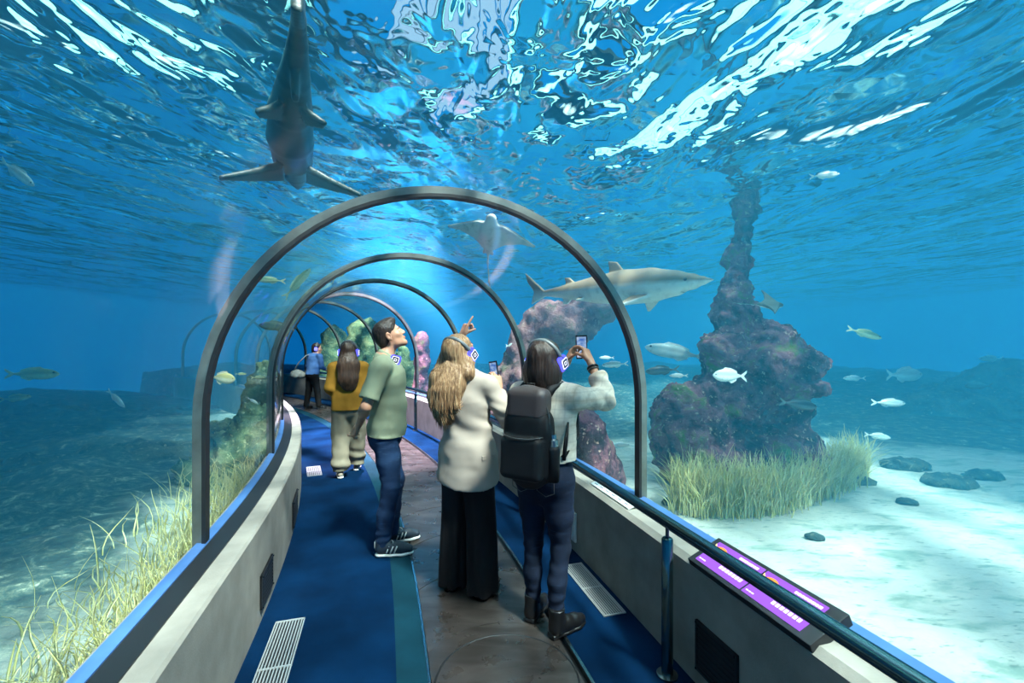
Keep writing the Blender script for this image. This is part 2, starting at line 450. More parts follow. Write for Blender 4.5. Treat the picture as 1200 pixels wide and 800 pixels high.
# unseen roof added to shade the left and far water, open on the right
def roof():
    mb = MB(); zr = 6.0
    for x0, x1, y0, y1 in ((-18, -4.2, -7, 26), (-4.2, SKX0, -7, 3.6), (-4.2, SKX0, 13, 26), (SKX1, 19, -7, 26), (SKX0, SKX1, SKY1, 26)):
        mb.box(((x0+x1)/2, (y0+y1)/2, zr), ((x1-x0)/2, (y1-y0)/2, .12))
    o = mb.build('shade_roof', M['dark_metal']); o['kind'] = 'structure'
SKX0, SKX1, SKY1 = -.9, 7.4, 11.0
roof()
# ================================================================ seabed
def seabed_z(x, y):
    x = np.asarray(x, float); y = np.asarray(y, float); s, off = to_path(x, y)
    P = np.stack([x.ravel(), y.ravel(), np.zeros(x.size)], 1)
    z = .02+.10*fbm(P*.35, 3).reshape(x.shape)
    rip = np.sin(6*(y+.45*x)+3*perlin(P*.8).reshape(x.shape))*.010*np.clip((off-1.5), 0, 1)
    z = z+rip
    far = np.clip((np.hypot(x-3, y-4)-5.5)/5, 0, 1)*(off > 0)
    z = z+far*.35*(1+fbm(P*.6+9, 3).reshape(x.shape))
    L = np.clip((-off-1.6)/1.2, 0, 1)
    z = z+L*(.10+.30*np.abs(fbm(P*.7+4, 4).reshape(x.shape)))+np.clip((-off-4)/6, 0, 1)*.5
    ins = (off > AC-AR-.12) & (off < AC+AR+.12)
    return np.where(ins, -.45, z)
def sand_material():
    m, nt, out = new_mat('sand'); b = N(nt, 'BsdfPrincipled'); nt.links.new(b.outputs[0], out.inputs[0]); b.inputs['Roughness'].default_value = .9
    vec = coords(nt); f = noise(nt, vec, 1.6, 6, .6)
    c = ramp(nt, f, [(.35, (.40, .40, .34)), (.65, (.55, .545, .465))])
    g = noise(nt, coords(nt, (1, 2.6, 1), rot=(0, 0, .5)), 2.2, 5, .6, .4)
    c = mixc(nt, ramp(nt, g, [(.52, 0), (.66, .8)]), c, (.15, .24, .19))
    g2 = noise(nt, coords(nt, (1, 3, 1), rot=(0, 0, .5)), 9, 5, .7); c = mixc(nt, ramp(nt, g2, [(.57, 0), (.66, .7)]), c, (.10, .15, .12))
    at = N(nt, 'Attribute'); at.attribute_name = 'reef'
    rk = ramp(nt, noise(nt, vec, 7, 9, .78, .5), [(.36, (.010, .025, .035)), (.50, (.045, .075, .065)), (.58, (.14, .17, .13)), (.66, (.55, .55, .40))])
    c = mixc(nt, at.outputs['Fac'], c, rk); nt.links.new(c, b.inputs['Base Color'])
    bn = N(nt, 'Bump'); bn.inputs['Strength'].default_value = .5; bn.inputs['Distance'].default_value = .04
    nt.links.new(noise(nt, vec, 14, 5), bn.inputs['Height']); nt.links.new(bn.outputs[0], b.inputs['Normal'])
    return m
def make_seabed():
    xs = np.concatenate([np.linspace(-14.9, -6, 60), np.linspace(-5.9, 6, 240), np.linspace(6.1, 15.9, 60)])
    ys = np.concatenate([np.linspace(-4.1, 7, 220), np.linspace(7.1, 23.9, 110)])
    X, Y = np.meshgrid(xs, ys, indexing='ij'); Z = seabed_z(X, Y)
    V = np.stack([X.ravel(), Y.ravel(), Z.ravel()], 1); I = np.arange(X.size).reshape(X.shape)
    Q = np.stack([I[:-1, :-1].ravel(), I[1:, :-1].ravel(), I[1:, 1:].ravel(), I[:-1, 1:].ravel()], 1)
    o = mesh('seabed', V, Q, sand_material()); tag(o, 'pale sandy seabed of the tank', None, kind='structure')
    s, off = to_path(X.ravel(), Y.ravel())
    nz = fbm(V*np.array([.8, .8, 0])+3, 4)
    reef = np.clip((-off-1.5+.7*nz)*2.2, 0, 1)
    reef = np.maximum(reef, np.clip((np.hypot(X.ravel()-3.2, Y.ravel()-3.4)-4.3+1.2*nz)*1.4, 0, 1)*(off > 0))
    a = o.data.attributes.new('reef', 'FLOAT', 'POINT'); a.data.foreach_set('value', reef.astype(np.float32))
make_seabed()

# ================================================================ tunnel structure
M['plaster'] = mat('plaster', (.33, .31, .265), .75, col2=(.19, .18, .155), vscale=3.5, lo=.3, hi=.7, bump=.15, bscale=120)
M['carpet'] = mat('carpet', (.001, .018, .058), .95, var=.45, vscale=2.5, bump=.3, bscale=400, spec=.04)
M['edge_carpet'] = mat('edge_carpet', (.003, .034, .055), .8, var=.3, vscale=4, bump=.2, bscale=300, spec=.1)
M['steel'] = mat('steel', (.30, .33, .34), .25, 1, var=.3, vscale=6)
M['rib_metal'] = mat('rib_metal', (.24, .25, .22), .42, .7, var=.4, vscale=5)
M['black_rubber'] = mat('black_rubber', (.008, .009, .011), .5)
M['rail_metal'] = mat('rail_metal', (.085, .15, .16), .16, .95)
M['blue_edge'] = mat('blue_edge', (.07, .17, .40), .3, var=.2)
def plate_material():
    m, nt, out = new_mat('walkway_plate'); b = N(nt, 'BsdfPrincipled'); nt.links.new(b.outputs[0], out.inputs[0])
    vec = coords(nt); f = noise(nt, coords(nt, (1, 3, 1)), 3, 6, .6, .5)
    c = ramp(nt, f, [(.3, (.04, .032, .028)), (.5, (.075, .062, .056)), (.7, (.12, .10, .092))]); nt.links.new(c, b.inputs['Base Color'])
    b.inputs['Metallic'].default_value = .55
    rr = ramp(nt, noise(nt, vec, 7, 5), [(.3, .22), (.7, .42)]); nt.links.new(rr, b.inputs['Roughness'])
    return m
M['plate'] = plate_material()
def acrylic():
    m, nt, out = new_mat('acrylic'); t = N(nt, 'BsdfTransparent'); t.inputs[0].default_value = (.985, .995, 1, 1)
    g = N(nt, 'BsdfGlossy'); g.inputs['Roughness'].default_value = .04
    fr = N(nt, 'Fresnel'); ge = N(nt, 'NewGeometry'); mm = N(nt, 'MapRange'); mm.inputs[3].default_value = 1.06; mm.inputs[4].default_value = 1/1.06
    nt.links.new(ge.outputs['Backfacing'], mm.inputs[0]); nt.links.new(mm.outputs[0], fr.inputs[0])
    mx = N(nt, 'MixShader'); nt.links.new(fr.outputs[0], mx.inputs[0]); nt.links.new(t.outputs[0], mx.inputs[1]); nt.links.new(g.outputs[0], mx.inputs[2])
    nt.links.new(mx.outputs[0], out.inputs[0]); return m
M['acrylic'] = acrylic()
SA, SB = -2.9, 17.5
ss = stations(SA, SB, .3)
WL, WR, LED = -.684, 1.40, .56            # faces of the side walls, ledge height
GL, GR = AC-AR, AC+AR                     # glass feet
def struct(o): o['kind'] = 'structure'; return o
struct(sweep([(GL-.05, -.2), (WL, -.2), (WL, LED-.012), (WL-.012, LED), (GL-.05, LED-.005)], ss, 'wall_left', M['plaster']))
struct(sweep([(GR+.05, -.2), (GR+.05, LED), (WR+.03, LED+.0), (WR, LED-.025), (WR, -.2)], ss, 'wall_right', M['plaster']))
struct(sweep([(WL, -.2), (WR, -.2), (WR, -.03), (WL, -.03)], ss, 'floor', M['black_rubber']))
WK0, WK1 = .205, .90
tag(sweep([(WL, -.03), (WL, .0), (.05, .0), (.05, -.03)], ss, 'carpet', M['carpet']), 'wide blue carpet along the left wall of the tunnel', 'carpet')
tag(sweep([(.05, -.03), (.05, .002), (WK0-.012, .002), (WK0-.012, -.03)], ss, 'carpet_border', M['edge_carpet']), 'narrow teal border strip between the blue carpet and the metal walkway', 'carpet')
tag(sweep([(WK1+.045, -.03), (WK1+.045, .0), (WR, .0), (WR, -.03)], ss, 'carpet', M['carpet']), 'blue carpet along the right wall under the handrail', 'carpet')
# moving walkway: edge strips, slot and plates with seams
wk = empty('moving_walkway', tp(1, .55, 0), 0, 'dark brown metal moving walkway of jointed plates down the tunnel', 'walkway')
inv = -Vector(wk.location)
def under(o, root):
    """keep a mesh where it is and hang it under root"""
    o.data.transform(Matrix.Translation(-root.location)); o.parent = root; return o
under(sweep([(WK0-.012, -.03), (WK0-.012, .006), (WK0, .006), (WK0, -.03)], ss, 'edge_strip', M['steel']), wk)
under(sweep([(WK1+.030, -.03), (WK1+.030, .004), (WK1+.045, .004), (WK1+.045, -.03)], ss, 'edge_strip', M['steel']), wk)
CR = tp(2.07, .552, 0)                     # centre of the round end plate
def plate(s0, s1):
    n = 10; MBp = MB(); g = .004
    lo, hi = WK0+.004, WK1
    def row(s, bow): return [tp(s-bow*(((k/n)-.5)*2)**2, lo+(hi-lo)*k/n, 0) for k in range(n+1)]
    a = row(s0+g, .16); b = row(s1-g, .16)
    V = a+b; V2 = [v-Vector((0, 0, .02)) for v in V]
    Fc = [(k, k+1, n+2+k, n+1+k) for k in range(n)]; m = 2*n+2
    Fc += [(m+k, m+n+1+k, m+n+2+k, m+k+1) for k in range(n)]
    Fc += [(k, m+k, m+k+1, k+1) for k in range(n)]+[(n+1+k, n+2+k, m+n+2+k, m+n+1+k) for k in range(n)]
    MBp.add(V+V2, Fc); return MBp
s_ = 2.52
while s_ < 15:
    o = plate(s_, s_+.62).build('plate', M['plate'], None, False); under(o, wk); s_ += .62
# round turning plate at the near end, set in a plain bed plate
under(sweep([(WK0+.004, -.03), (WK0+.004, -.001), (WK1, -.001), (WK1, -.03)], stations(-2.9, 2.515, .3), 'end_plate', M['plate']), wk)
cn = 48; R0 = .335
disc = MB(); V = [CR+Vector((R0*math.cos(2*PI*i/cn), R0*math.sin(2*PI*i/cn), .003)) for i in range(cn)]
disc.add(V+[v-Vector((0, 0, .02)) for v in V], [tuple(range(cn)), tuple(range(cn, 2*cn))[::-1]]+[(i, cn+i, cn+(i+1) % cn, (i+1) % cn) for i in range(cn)])
under(disc.build('round_plate', M['plate'], None, False), wk)
ring = MB(); ring.tube([CR+Vector((math.cos(2*PI*i/cn)*(R0+.004), math.sin(2*PI*i/cn)*(R0+.004), 0)) for i in range(cn)], .006, 6, False, True)
under(ring.build('rubber_ring', M['black_rubber'], None, True), wk)

# glazing: one curved pane between each pair of ribs
ARCH = [.62+2.045*i for i in range(-1, 9)]
for i, s in enumerate(ARCH[:-1]):
    pin = shell_profile(AR, LED-.02, 32); pout = shell_profile(AR+.035, LED-.02, 32)
    o = sweep(pin+pout[::-1], stations(s+.012, ARCH[i+1]-.012, .25), 'window_%d' % (i+1), M['acrylic'], None, True, True)
    autosmooth(o, 40); struct(o)
names = ['first', 'second', 'third', 'fourth', 'fifth', 'sixth', 'seventh', 'eighth']
for i, s in enumerate(ARCH[2:]):
    n = 36
    root = empty('tunnel_rib', tp(s, AC, LED), 0, ['large near arched steel rib framing all the visitors', 'second arched steel rib, just beyond the man in the polo', 'third arched rib, its right side ending above the pointing hand', 'fourth arched rib, crossing behind the head of the man in the polo', 'fifth arched rib, right of the mustard top woman', 'sixth arched rib, above the mustard top woman', 'seventh arched rib, behind the far visitor in blue', 'eighth arched rib at the far bend of the tunnel'][i], 'arch rib', 'arched ribs of the tunnel')
    def rib(r0, r1, w, mname, name):
        V = []; Fc = []
        A = shell_profile(r0, LED-.01, n); B = shell_profile(r1, LED-.01, n); m = len(A)
        for (o1, z1), (o2, z2) in zip(A, B):
            for ds, (o_, z_) in ((-w, (o1, z1)), (w, (o1, z1)), (w, (o2, z2)), (-w, (o2, z2))):
                V.append(tp(s, o_, z_)+tang(s)*ds-root.location)
        for a in range(m-1):
            for k in range(4):
                k2 = (k+1) % 4; Fc.append((a*4+k, a*4+k2, (a+1)*4+k2, (a+1)*4+k))
        Fc += [(0, 3, 2, 1), tuple((m-1)*4+k for k in range(4))]
        o = mesh(name, V, Fc, M[mname], root, True)
        bm = bmesh.new(); bm.from_mesh(o.data); bmesh.ops.recalc_face_normals(bm, faces=bm.faces); bm.to_mesh(o.data); bm.free()
        autosmooth(o, 40)
    rib(AR-.018, AR+.040, .021, 'rib_metal', 'rib_channel')
    rib(AR-.022, AR-.004, .029, 'black_rubber', 'gasket')
# bright blue glazing bead and dark groove along the glass foot
for nm, g, sgn in (('trim_1', GL, 1), ('trim_2', GR, -1)):
    struct(sweep([(g-.02*sgn, LED-.01), (g+.028*sgn, LED-.01), (g+.028*sgn, LED+.016), (g-.02*sgn, LED+.022)] , ss, nm, M['blue_edge']))
for nm, g, sgn in (('trim_3', GL, 1), ('trim_4', GR, -1)):
    struct(sweep([(g+.028*sgn, LED-.01), (g+.115*sgn, LED-.01), (g+.115*sgn, LED+.005), (g+.028*sgn, LED+.010)], ss, nm, M['black_rubber']))
# ================================================================ fittings in the tunnel
def frame_at(s, off, z, tilt=0):
    """matrix: x to the right of somebody who faces the side wall, y up along the face, z out of the face"""
    pass
rail = empty('handrail', tp(1.9, 1.3, 0), 0, 'dark teal round metal handrail on posts along the right wall', 'handrail')
mb = MB(); mb.tube([tp(s, 1.3, .735)-rail.location for s in stations(-1.6, 15, .2)], .027, 16)
autosmooth(mb.build('rail', M['rail_metal'], rail), 50)
for i in range(7):
    s = 1.90+2.045*i
    c = tp(s, 1.3, 0)-rail.location
    mb = MB(); mb.tube([c+Vector((0, 0, z)) for z in (0.0, .30, .655, .662)], [.027, .027, .027, .020], 16)
    mb.tube([c+Vector((0, 0, z)) for z in (.65, .72)], .009, 10)
    post = autosmooth(mb.build('post', M['rail_metal'], rail), 50)
    mb = MB(); mb.tube([c+Vector((0, 0, z)) for z in (0.001, .010, .014)], [.05, .05, .03], 20)
    autosmooth(mb.build('base_flange', M['steel'], post), 40)

def grille(s0, s1, o0, o1, label):
    root = empty('floor_grille', tp((s0+s1)/2, (o0+o1)/2, .002), 0, label, 'grille', 'floor grilles')
    L = root.location
    def bar(sa, sb, oa, ob, z0, z1):
        V = [tp(s, o, z)-L for z in (z0, z1) for s, o in ((sa, oa), (sb, oa), (sb, ob), (sa, ob))]
        return V, [(0, 1, 2, 3)[::-1], (4, 5, 6, 7), (0, 1, 5, 4), (1, 2, 6, 5), (2, 3, 7, 6), (3, 0, 4, 7)]
    t = MB(); t.add(*bar(s0, s1, o0, o1, .0005, .002)); t.build('tray', M['black_rubber'], root)
    f = MB()
    for a in (bar(s0, s0+.008, o0, o1, .001, .008), bar(s1-.008, s1, o0, o1, .001, .008), bar(s0, s1, o0, o0+.006, .001, .008), bar(s0, s1, o1-.006, o1, .001, .008), bar((s0+s1)/2-.004, (s0+s1)/2+.004, o0, o1, .001, .0075)): f.add(*a)
    f.build('frame', M['alu'], root)
    g = MB(); n = 10
    for k in range(1, n): o = o0+(o1-o0)*k/n; g.add(*bar(s0, s1, o-.0028, o+.0028, .001, .007))
    g.build('slats', M['alu'], root)
M['alu'] = mat('alu', (.55, .57, .56), .4, .5)
grille(2.05, 2.86, -.60, -.445, 'long aluminium floor grille in the blue carpet, nearest on the left')
grille(2.40, 3.00, 1.22, 1.365, 'aluminium floor grille in the blue carpet along the right wall')
grille(5.95, 6.40, -.62, -.46, 'small aluminium floor grille in the carpet beside the bend of the left wall')

def wall_vent(s0, s1, z0, z1, off, sgn, label):
    L = tp((s0+s1)/2, off, z0); root = empty('wall_vent', L, 0, label, 'vent', 'wall vents')
    def bar(sa, sb, za, zb, d0, d1):
        V = [tp(s, off+sgn*d, z)-L for d in (d0, d1) for s, z in ((sa, za), (sb, za), (sb, zb), (sa, zb))]
        return V, [(0, 1, 2, 3), (7, 6, 5, 4), (0, 4, 5, 1), (1, 5, 6, 2), (2, 6, 7, 3), (3, 7, 4, 0)]
    p = MB(); p.add(*bar(s0, s1, z0, z1, .001, .008)); p.build('back_plate', M['black_rubber'], root)
    f = MB(); e = .012
    for a in (bar(s0, s0+e, z0, z1, .004, .014), bar(s1-e, s1, z0, z1, .004, .014), bar(s0, s1, z0, z0+e, .004, .014), bar(s0, s1, z1-e, z1, .004, .014)): f.add(*a)
    f.build('frame', M['dark_metal'], root)
    g = MB(); n = 9
    for k in range(1, n):
        z = z0+(z1-z0)*k/n; g.add(*bar(s0+e, s1-e, z-.004, z+.004, .006, .013))
    g.build('slats', M['dark_metal'], root)
    for s, z in ((s0+.008, z0+.008), (s1-.008, z0+.008), (s0+.008, z1-.008), (s1-.008, z1-.008)): MB().box(tp(s, off+sgn*.015, z)-L, (.004, .004, .004), None, .001).build('screw', M['steel'], root)
wall_vent(2.87, 3.17, .08, .27, WL, 1, 'dark slatted vent low on the left wall, nearest one')
wall_vent(4.15, 4.55, .06, .27, WL, 1, 'dark slatted vent low on the left wall, near the second rib')
wall_vent(1.55, 1.81, .08, .31, WR, -1, 'dark slatted vent low on the right wall below the purple screens')
M['white_plastic'] = mat('white_plastic', (.68, .70, .66), .4)
def socket():
    L = tp(3.22, WR, .08); root = empty('socket_cover', L, 0, 'white square cover plate low on the right wall beside the jeans', 'cover plate')
    t, u = tang(3.22), side(3.22); R = Matrix((t, u, Vector((0, 0, 1)))).transposed()
    MB().box(Vector((0, 0, .11))-u*.008, (.085, .008, .11), R, .004).build('plate', M['white_plastic'], root)
    MB().box(Vector((0, 0, .11))-u*.018, (.055, .004, .075), R, .003).build('lid', M['white_plastic'], root)
    for a in (-1, 1): MB().box(Vector((0, 0, .11+a*.095))-u*.017, (.005, .002, .005), R, .001).build('screw', M['steel'], root)
socket()

# purple information screens leaning on the right ledge
M['screen_purple'] = emit('screen_purple', (.24, .085, .58), 1.3)
M['screen_white'] = emit('screen_white', (1, .95, 1), 1.2)
M['screen_orange'] = emit('screen_orange', (1, .30, .06), 1.3)
M['screen_yellow'] = emit('screen_yellow', (1, .68, .25), 1.4)
def info_screen(smid, n_scr, label, w=.285):
    L = tp(smid, 1.40, LED+.005); root = empty('information_screen', L, 0, label, 'screen', 'information screens')
    X = -tang(smid); Y = (side(smid)*.195+Vector((0, 0, .085))).normalized(); Z = X.cross(Y); R = Matrix((X, Y, Z)).transposed()
    H = .165
    tot = n_scr*w+.02
    b = MB(); b.box(R @ Vector((.012, H/2+.005, -.016)), (tot/2+.03, H/2+.014, .022), R, .004); b.build('housing', M['black_rubber'], root)
    for k in range(n_scr):
        x0 = -tot/2+.01+k*w
        c = R @ Vector((x0+w/2, H/2+.005, .0085))
        sc = MB().box(c, (w/2-.006, H/2-.008, .002), R).build('display', M['screen_purple'], root)
        rnd = random.Random(k+int(smid*10)); lines = []; og = MB(); ye = MB()
        def rect(mb, u, v, hu, hv): mb.box(c+R @ Vector((u, v, .0028)), (hu, hv, .0008), R)
        # picture of a fish: body, tail, fins (orange and cream), then heading, two lines and a row of signs
        fx = -.085
        body = [(fx+.034*math.cos(a), .035+.020*math.sin(a)) for a in np.linspace(0, 2*PI, 14)[:-1]]
        og.prism(body, .0016, R, c+R @ Vector((0, 0, .003)))
        ye.prism([(fx-.026, .035), (fx-.052, .058), (fx-.046, .035), (fx-.052, .012)], .0016, R, c+R @ Vector((0, 0, .003)))
        ye.prism([(fx-.01, .022), (fx+.02, .020), (fx+.045, -.012), (fx+.01, -.002)], .0016, R, c+R @ Vector((0, 0, .003)))
        for v, wd, h in ((.055, .052, .006), (.030, .040, .003), (.018, .046, .003), (.004, .036, .003)):
            x = .012; wt = MB(); lines.append(wt)
            while x < .012+2*wd:
                l = rnd.uniform(.006, .016); rect(wt, x+l/2, v, l/2, h); x += l+.004
        wt = MB(); lines.append(wt)
        for q in range(7): rect(wt, -.005+q*.019, -.040, .0065, .0085)
        wt = MB(); lines.append(wt)
        for q in range(3): rect(wt, -.12+q*.014, -.058, .005, .0025)
        [l.build('text_line', M['screen_white'], sc) for l in lines]; og.build('fish_picture', M['screen_orange'], sc); ye.build('picture_fins', M['screen_yellow'], sc)
info_screen(1.555, 2, 'pair of purple information screens on the right ledge in the foreground')
info_screen(7.35, 1, 'small purple information screen on the far ledge between polo shirt and blond hair', .34)
def ledge_sign():
    L = tp(2.76, 1.44, LED+.006); root = empty('ledge_sign', L, 0, 'white sign strip with dark blue pictograms lying on the right ledge', 'sign')
    X = -tang(2.76); Y = (side(2.76)*.1+Vector((0, 0, .03))).normalized(); Z = X.cross(Y); R = Matrix((X, Y, Z)).transposed()
    MB().box(R @ Vector((0, .05, .0)), (.26, .05, .006), R, .002).build('plate', M['white_plastic'], root)
    for q in range(6):
        ic = MB()
        x = -.21+q*.083
        ic.prism([(x+.017*math.cos(a)*(1+.3*math.sin(3*a+q)), .055+.019*math.sin(a)) for a in np.linspace(0, 2*PI, 12)[:-1]], .001, R, R @ Vector((0, 0, .0067)))
        ic.box(R @ Vector((x, .022, .0067)), (.022, .003, .0005), R)
        ic.build('pictogram', M['ink'], root)
M['ink'] = mat('ink', (.01, .03, .12), .5)
ledge_sign()
ma = MB()

# ================================================================ rocks
def keep_out(P, gap=.10):
    """push points that would poke through the glass back out into the tank"""
    s, off = to_path(P[:, 0], P[:, 1]); r = AR+gap
    lim = np.where(P[:, 2] > SPRING, np.sqrt(np.maximum(r*r-(P[:, 2]-SPRING)**2, 0)), r)
    d = off-AC; bad = (np.abs(d) < lim) & (s < 18.3) & (s > -3.4) & (P[:, 2] > -.3)
    mv = np.where(bad, np.where(d < 0, -lim, lim)-d, 0); h = np.where(s > S0, TH0-KC*(s-S0), TH0)
    P = P.copy(); P[:, 0] += np.cos(h)*mv; P[:, 1] -= np.sin(h)*mv; return P
def rock_mat(name, cols, scale=2.2, bump=1.0):
    m, nt, out = new_mat(name); b = N(nt, 'BsdfPrincipled'); nt.links.new(b.outputs[0], out.inputs[0]); b.inputs['Roughness'].default_value = .95; b.inputs['Specular IOR Level'].default_value = .15
    vec = coords(nt); f = noise(nt, vec, scale, 8, .68, .4)
    c = ramp(nt, f, [(.33, cols[0]), (.45, cols[1]), (.54, cols[2]), (.64, cols[3])])
    g = noise(nt, vec, scale*9, 4, .6); c = mixc(nt, ramp(nt, g, [(.60, 0), (.70, .75)]), c, cols[4])
    nt.links.new(c, b.inputs['Base Color'])
    bn = N(nt, 'Bump'); bn.inputs['Strength'].default_value = bump; bn.inputs['Distance'].default_value = .06
    nt.links.new(noise(nt, vec, scale*5, 7, .7), bn.inputs['Height']); nt.links.new(bn.outputs[0], b.inputs['Normal']); return m
M['reef_purple'] = rock_mat('reef_purple', [(.006, .018, .016), (.075, .045, .06), (.30, .12, .15), (.14, .22, .05), (.80, .55, .42)])
M['reef_green'] = rock_mat('reef_green', [(.02, .05, .05), (.09, .17, .10), (.22, .30, .15), (.38, .40, .20), (.75, .75, .45)])
M['reef_pink'] = rock_mat('reef_pink', [(.08, .07, .09), (.28, .13, .15), (.46, .23, .22), (.20, .18, .12), (.75, .50, .42)])
M['reef_dark'] = rock_mat('reef_dark', [(.015, .03, .04), (.05, .08, .08), (.11, .14, .11), (.18, .20, .14), (.50, .50, .36)])
def rock(name, label, blobs, m, vox=.05, amp=.10, freq=2.2, seed=0, cat='rock', group=None, k=.10):
    """blobs: world centre + radii; the surface is roughened by noise and given ledges"""
    B = [(Vector(b[0]), b[1]) for b in blobs]; base = Vector((sum(b[0].x for b in B)/len(B), sum(b[0].y for b in B)/len(B), 0))
    S = SDF(vox, .12)
    for c, r in B: S.ell(tuple(c-base), r, k=k)
    V, Q = S.run(); Nn = normals(V, Q); P = V+np.array(base)+seed*3.1
    d = amp*fbm(P*np.array([freq, freq, freq*1.25]), 6, .66)+amp*.7*np.abs(perlin(P*freq*2.7+5))+amp*.5*np.abs(perlin(P*freq*6+2))-amp*.4
    V = V+Nn*d[:, None]
    lo = seabed_z(V[:, 0]+base.x, V[:, 1]+base.y)-.06
    V[:, 2] = np.maximum(V[:, 2], lo-.1)
    V = keep_out(V+np.array(base))-np.array(base)
    o = mesh(name, V, Q, m, None, True, base); return tag(o, label, cat, group)
def bl(x, y, d, rx, rz, ry=None, f=1.0): return (px(x, y, d*f), (rx*f, (ry or rx*.8)*f, rz*f))
rock('rock_pillar', 'tall purple and green coral rock pillar rising out of the seagrass on the right', [
    bl(870, 545, 4.75, .78, .42, .62, f=1.10), bl(810, 520, 4.6, .40, .52, f=1.10), bl(800, 480, 4.75, .33, .30, f=1.10), bl(915, 535, 4.8, .45, .45, f=1.10), bl(850, 470, 4.8, .45, .35, f=1.10), bl(905, 480, 4.9, .40, .3, f=1.10),
    bl(880, 425, 4.75, .50, .24, f=1.10), bl(925, 425, 4.75, .40, .22, f=1.10), bl(850, 405, 4.75, .30, .22, f=1.10), bl(900, 395, 4.8, .36, .18, f=1.10), bl(925, 455, 4.7, .36, .10, f=1.10),
    bl(862, 370, 4.8, .26, .2, f=1.10), bl(862, 340, 4.8, .19, .22, f=1.10), bl(866, 305, 4.85, .155, .25, f=1.10), bl(870, 270, 4.9, .14, .25, f=1.10), bl(873, 235, 4.95, .15, .25, f=1.10), bl(876, 212, 5.0, .20, .12, f=1.10)],
    M['reef_purple'], .032, .11, 2.4, 1)
rock('coral_rock', 'pink leaning coral rock behind the tail of the large shark', [
    bl(655, 380, 7.2, .62, .42), bl(690, 365, 7.3, .48, .26), bl(630, 400, 7.2, .48, .45), bl(618, 450, 7.2, .55, .55), bl(612, 510, 7.2, .65, .6), bl(650, 500, 7.4, .55, .6), bl(600, 470, 7.5, .5, .5)],
    M['reef_pink'], .06, .15, 1.7, 2)
rock('boulder', 'rounded purple boulder behind the woman with the backpack, against the right glass', [
    bl(690, 545, 4.9, .30, .45, .28), bl(686, 512, 4.9, .23, .30, .22), bl(705, 560, 5.0, .26, .4, .25)], M['reef_purple'], .035, .05, 3, 3)
rock('reef_outcrop', 'green rock outcrop seen through the far glass, left of the mustard top woman', [
    bl(388, 425, 15, .55, .9), bl(392, 398, 15, .40, .45), bl(380, 440, 15, .6, .7)], M['reef_green'], .09, .16, 1.5, 4)
rock('reef_outcrop', 'dark green and pink rock outcrop just above the head of the mustard top woman', [
    bl(430, 405, 13, .55, .8), bl(424, 385, 13, .34, .32), bl(440, 430, 13, .7, .8)], M['reef_green'], .09, .16, 1.5, 5)
rock('coral_column', 'slim brown coral column outside the glass right of the man in the polo', [
    bl(494, 400, 9.6, .17, .25), bl(495, 425, 9.6, .18, .35), bl(493, 455, 9.6, .20, .4), bl(495, 485, 9.6, .25, .4)], M['reef_purple'], .05, .06, 3, 6)
rock('reef_outcrop', 'shaggy green rock outcrop outside the glass in front of the polo shirt', [
    bl(476, 440, 10.7, .35, .5), bl(472, 420, 10.9, .25, .3), bl(480, 470, 10.7, .45, .5)], M['reef_green'], .06, .14, 2.2, 7)
# left reef
rock('reef_outcrop', 'tall knobbly green rock just left of the second rib on the left', [
    bl(303, 462, 5.9, .19, .28), bl(309, 437, 6.0, .13, .2), bl(298, 495, 5.9, .26, .35), bl(292, 520, 5.8, .34, .35)], M['reef_green'], .04, .10, 3, 8)
rock('reef_outcrop', 'low green mottled rock heap seen between the first and second ribs on the left', [
    bl(285, 545, 5.4, .50, .50), bl(258, 565, 5.2, .45, .40), bl(305, 520, 5.6, .40, .50), bl(255, 600, 4.9, .4, .30), bl(285, 515, 6, .5, .38)],
    M['reef_green'], .035, .15, 3, 9)
for i, (x, y, d, r, h, lab) in enumerate([(60, 560, 5.6, 1.0, .28, 'low dark reef ridge on the left seabed, nearest the left picture edge'), (170, 545, 6.2, 1.1, .32, 'low dark reef ridge on the left seabed beside the first rib'), (30, 505, 9, 1.8, .5, 'far dark reef on the left below the pale green fish'), (190, 505, 10, 1.8, .5, 'far dark reef on the left behind the first rib')]):
    rock('reef_ridge', lab, [bl(x, y, d, r, h, r*.6), bl(x+50, y+5, d+.3, r*.7, h*.8), bl(x-55, y+12, d-.2, r*.6, h*.7)], M['reef_dark'], .06, .16, 1.8, 10+i)
for i, (x, y, d, r, h, lab) in enumerate([(1120, 500, 9.5, 1.8, .75, 'large dark reef far off on the right behind the sand'), (1010, 492, 11, 1.3, .5, 'dark reef far off right of the rock pillar'), (1190, 470, 11, 1.6, 1.0, 'dark reef far off at the right picture edge')]):
    rock('reef_ridge', lab, [bl(x, y, d, r, h, r*.6), bl(x+50, y+12, d+.4, r*.7, h*.8), bl(x-60, y+12, d-.2, r*.7, h*.7)], M['reef_dark'], .08, .2, 1.3, 20+i)
def on_sand(x, y, lift=0):
    d = F*CAMZ/(y-400)
    for _ in range(6):
        p = px(x, y, d); d = F*(CAMZ-float(seabed_z([p.x], [p.y])[0])-lift)/(y-400)
    return px(x, y, d)
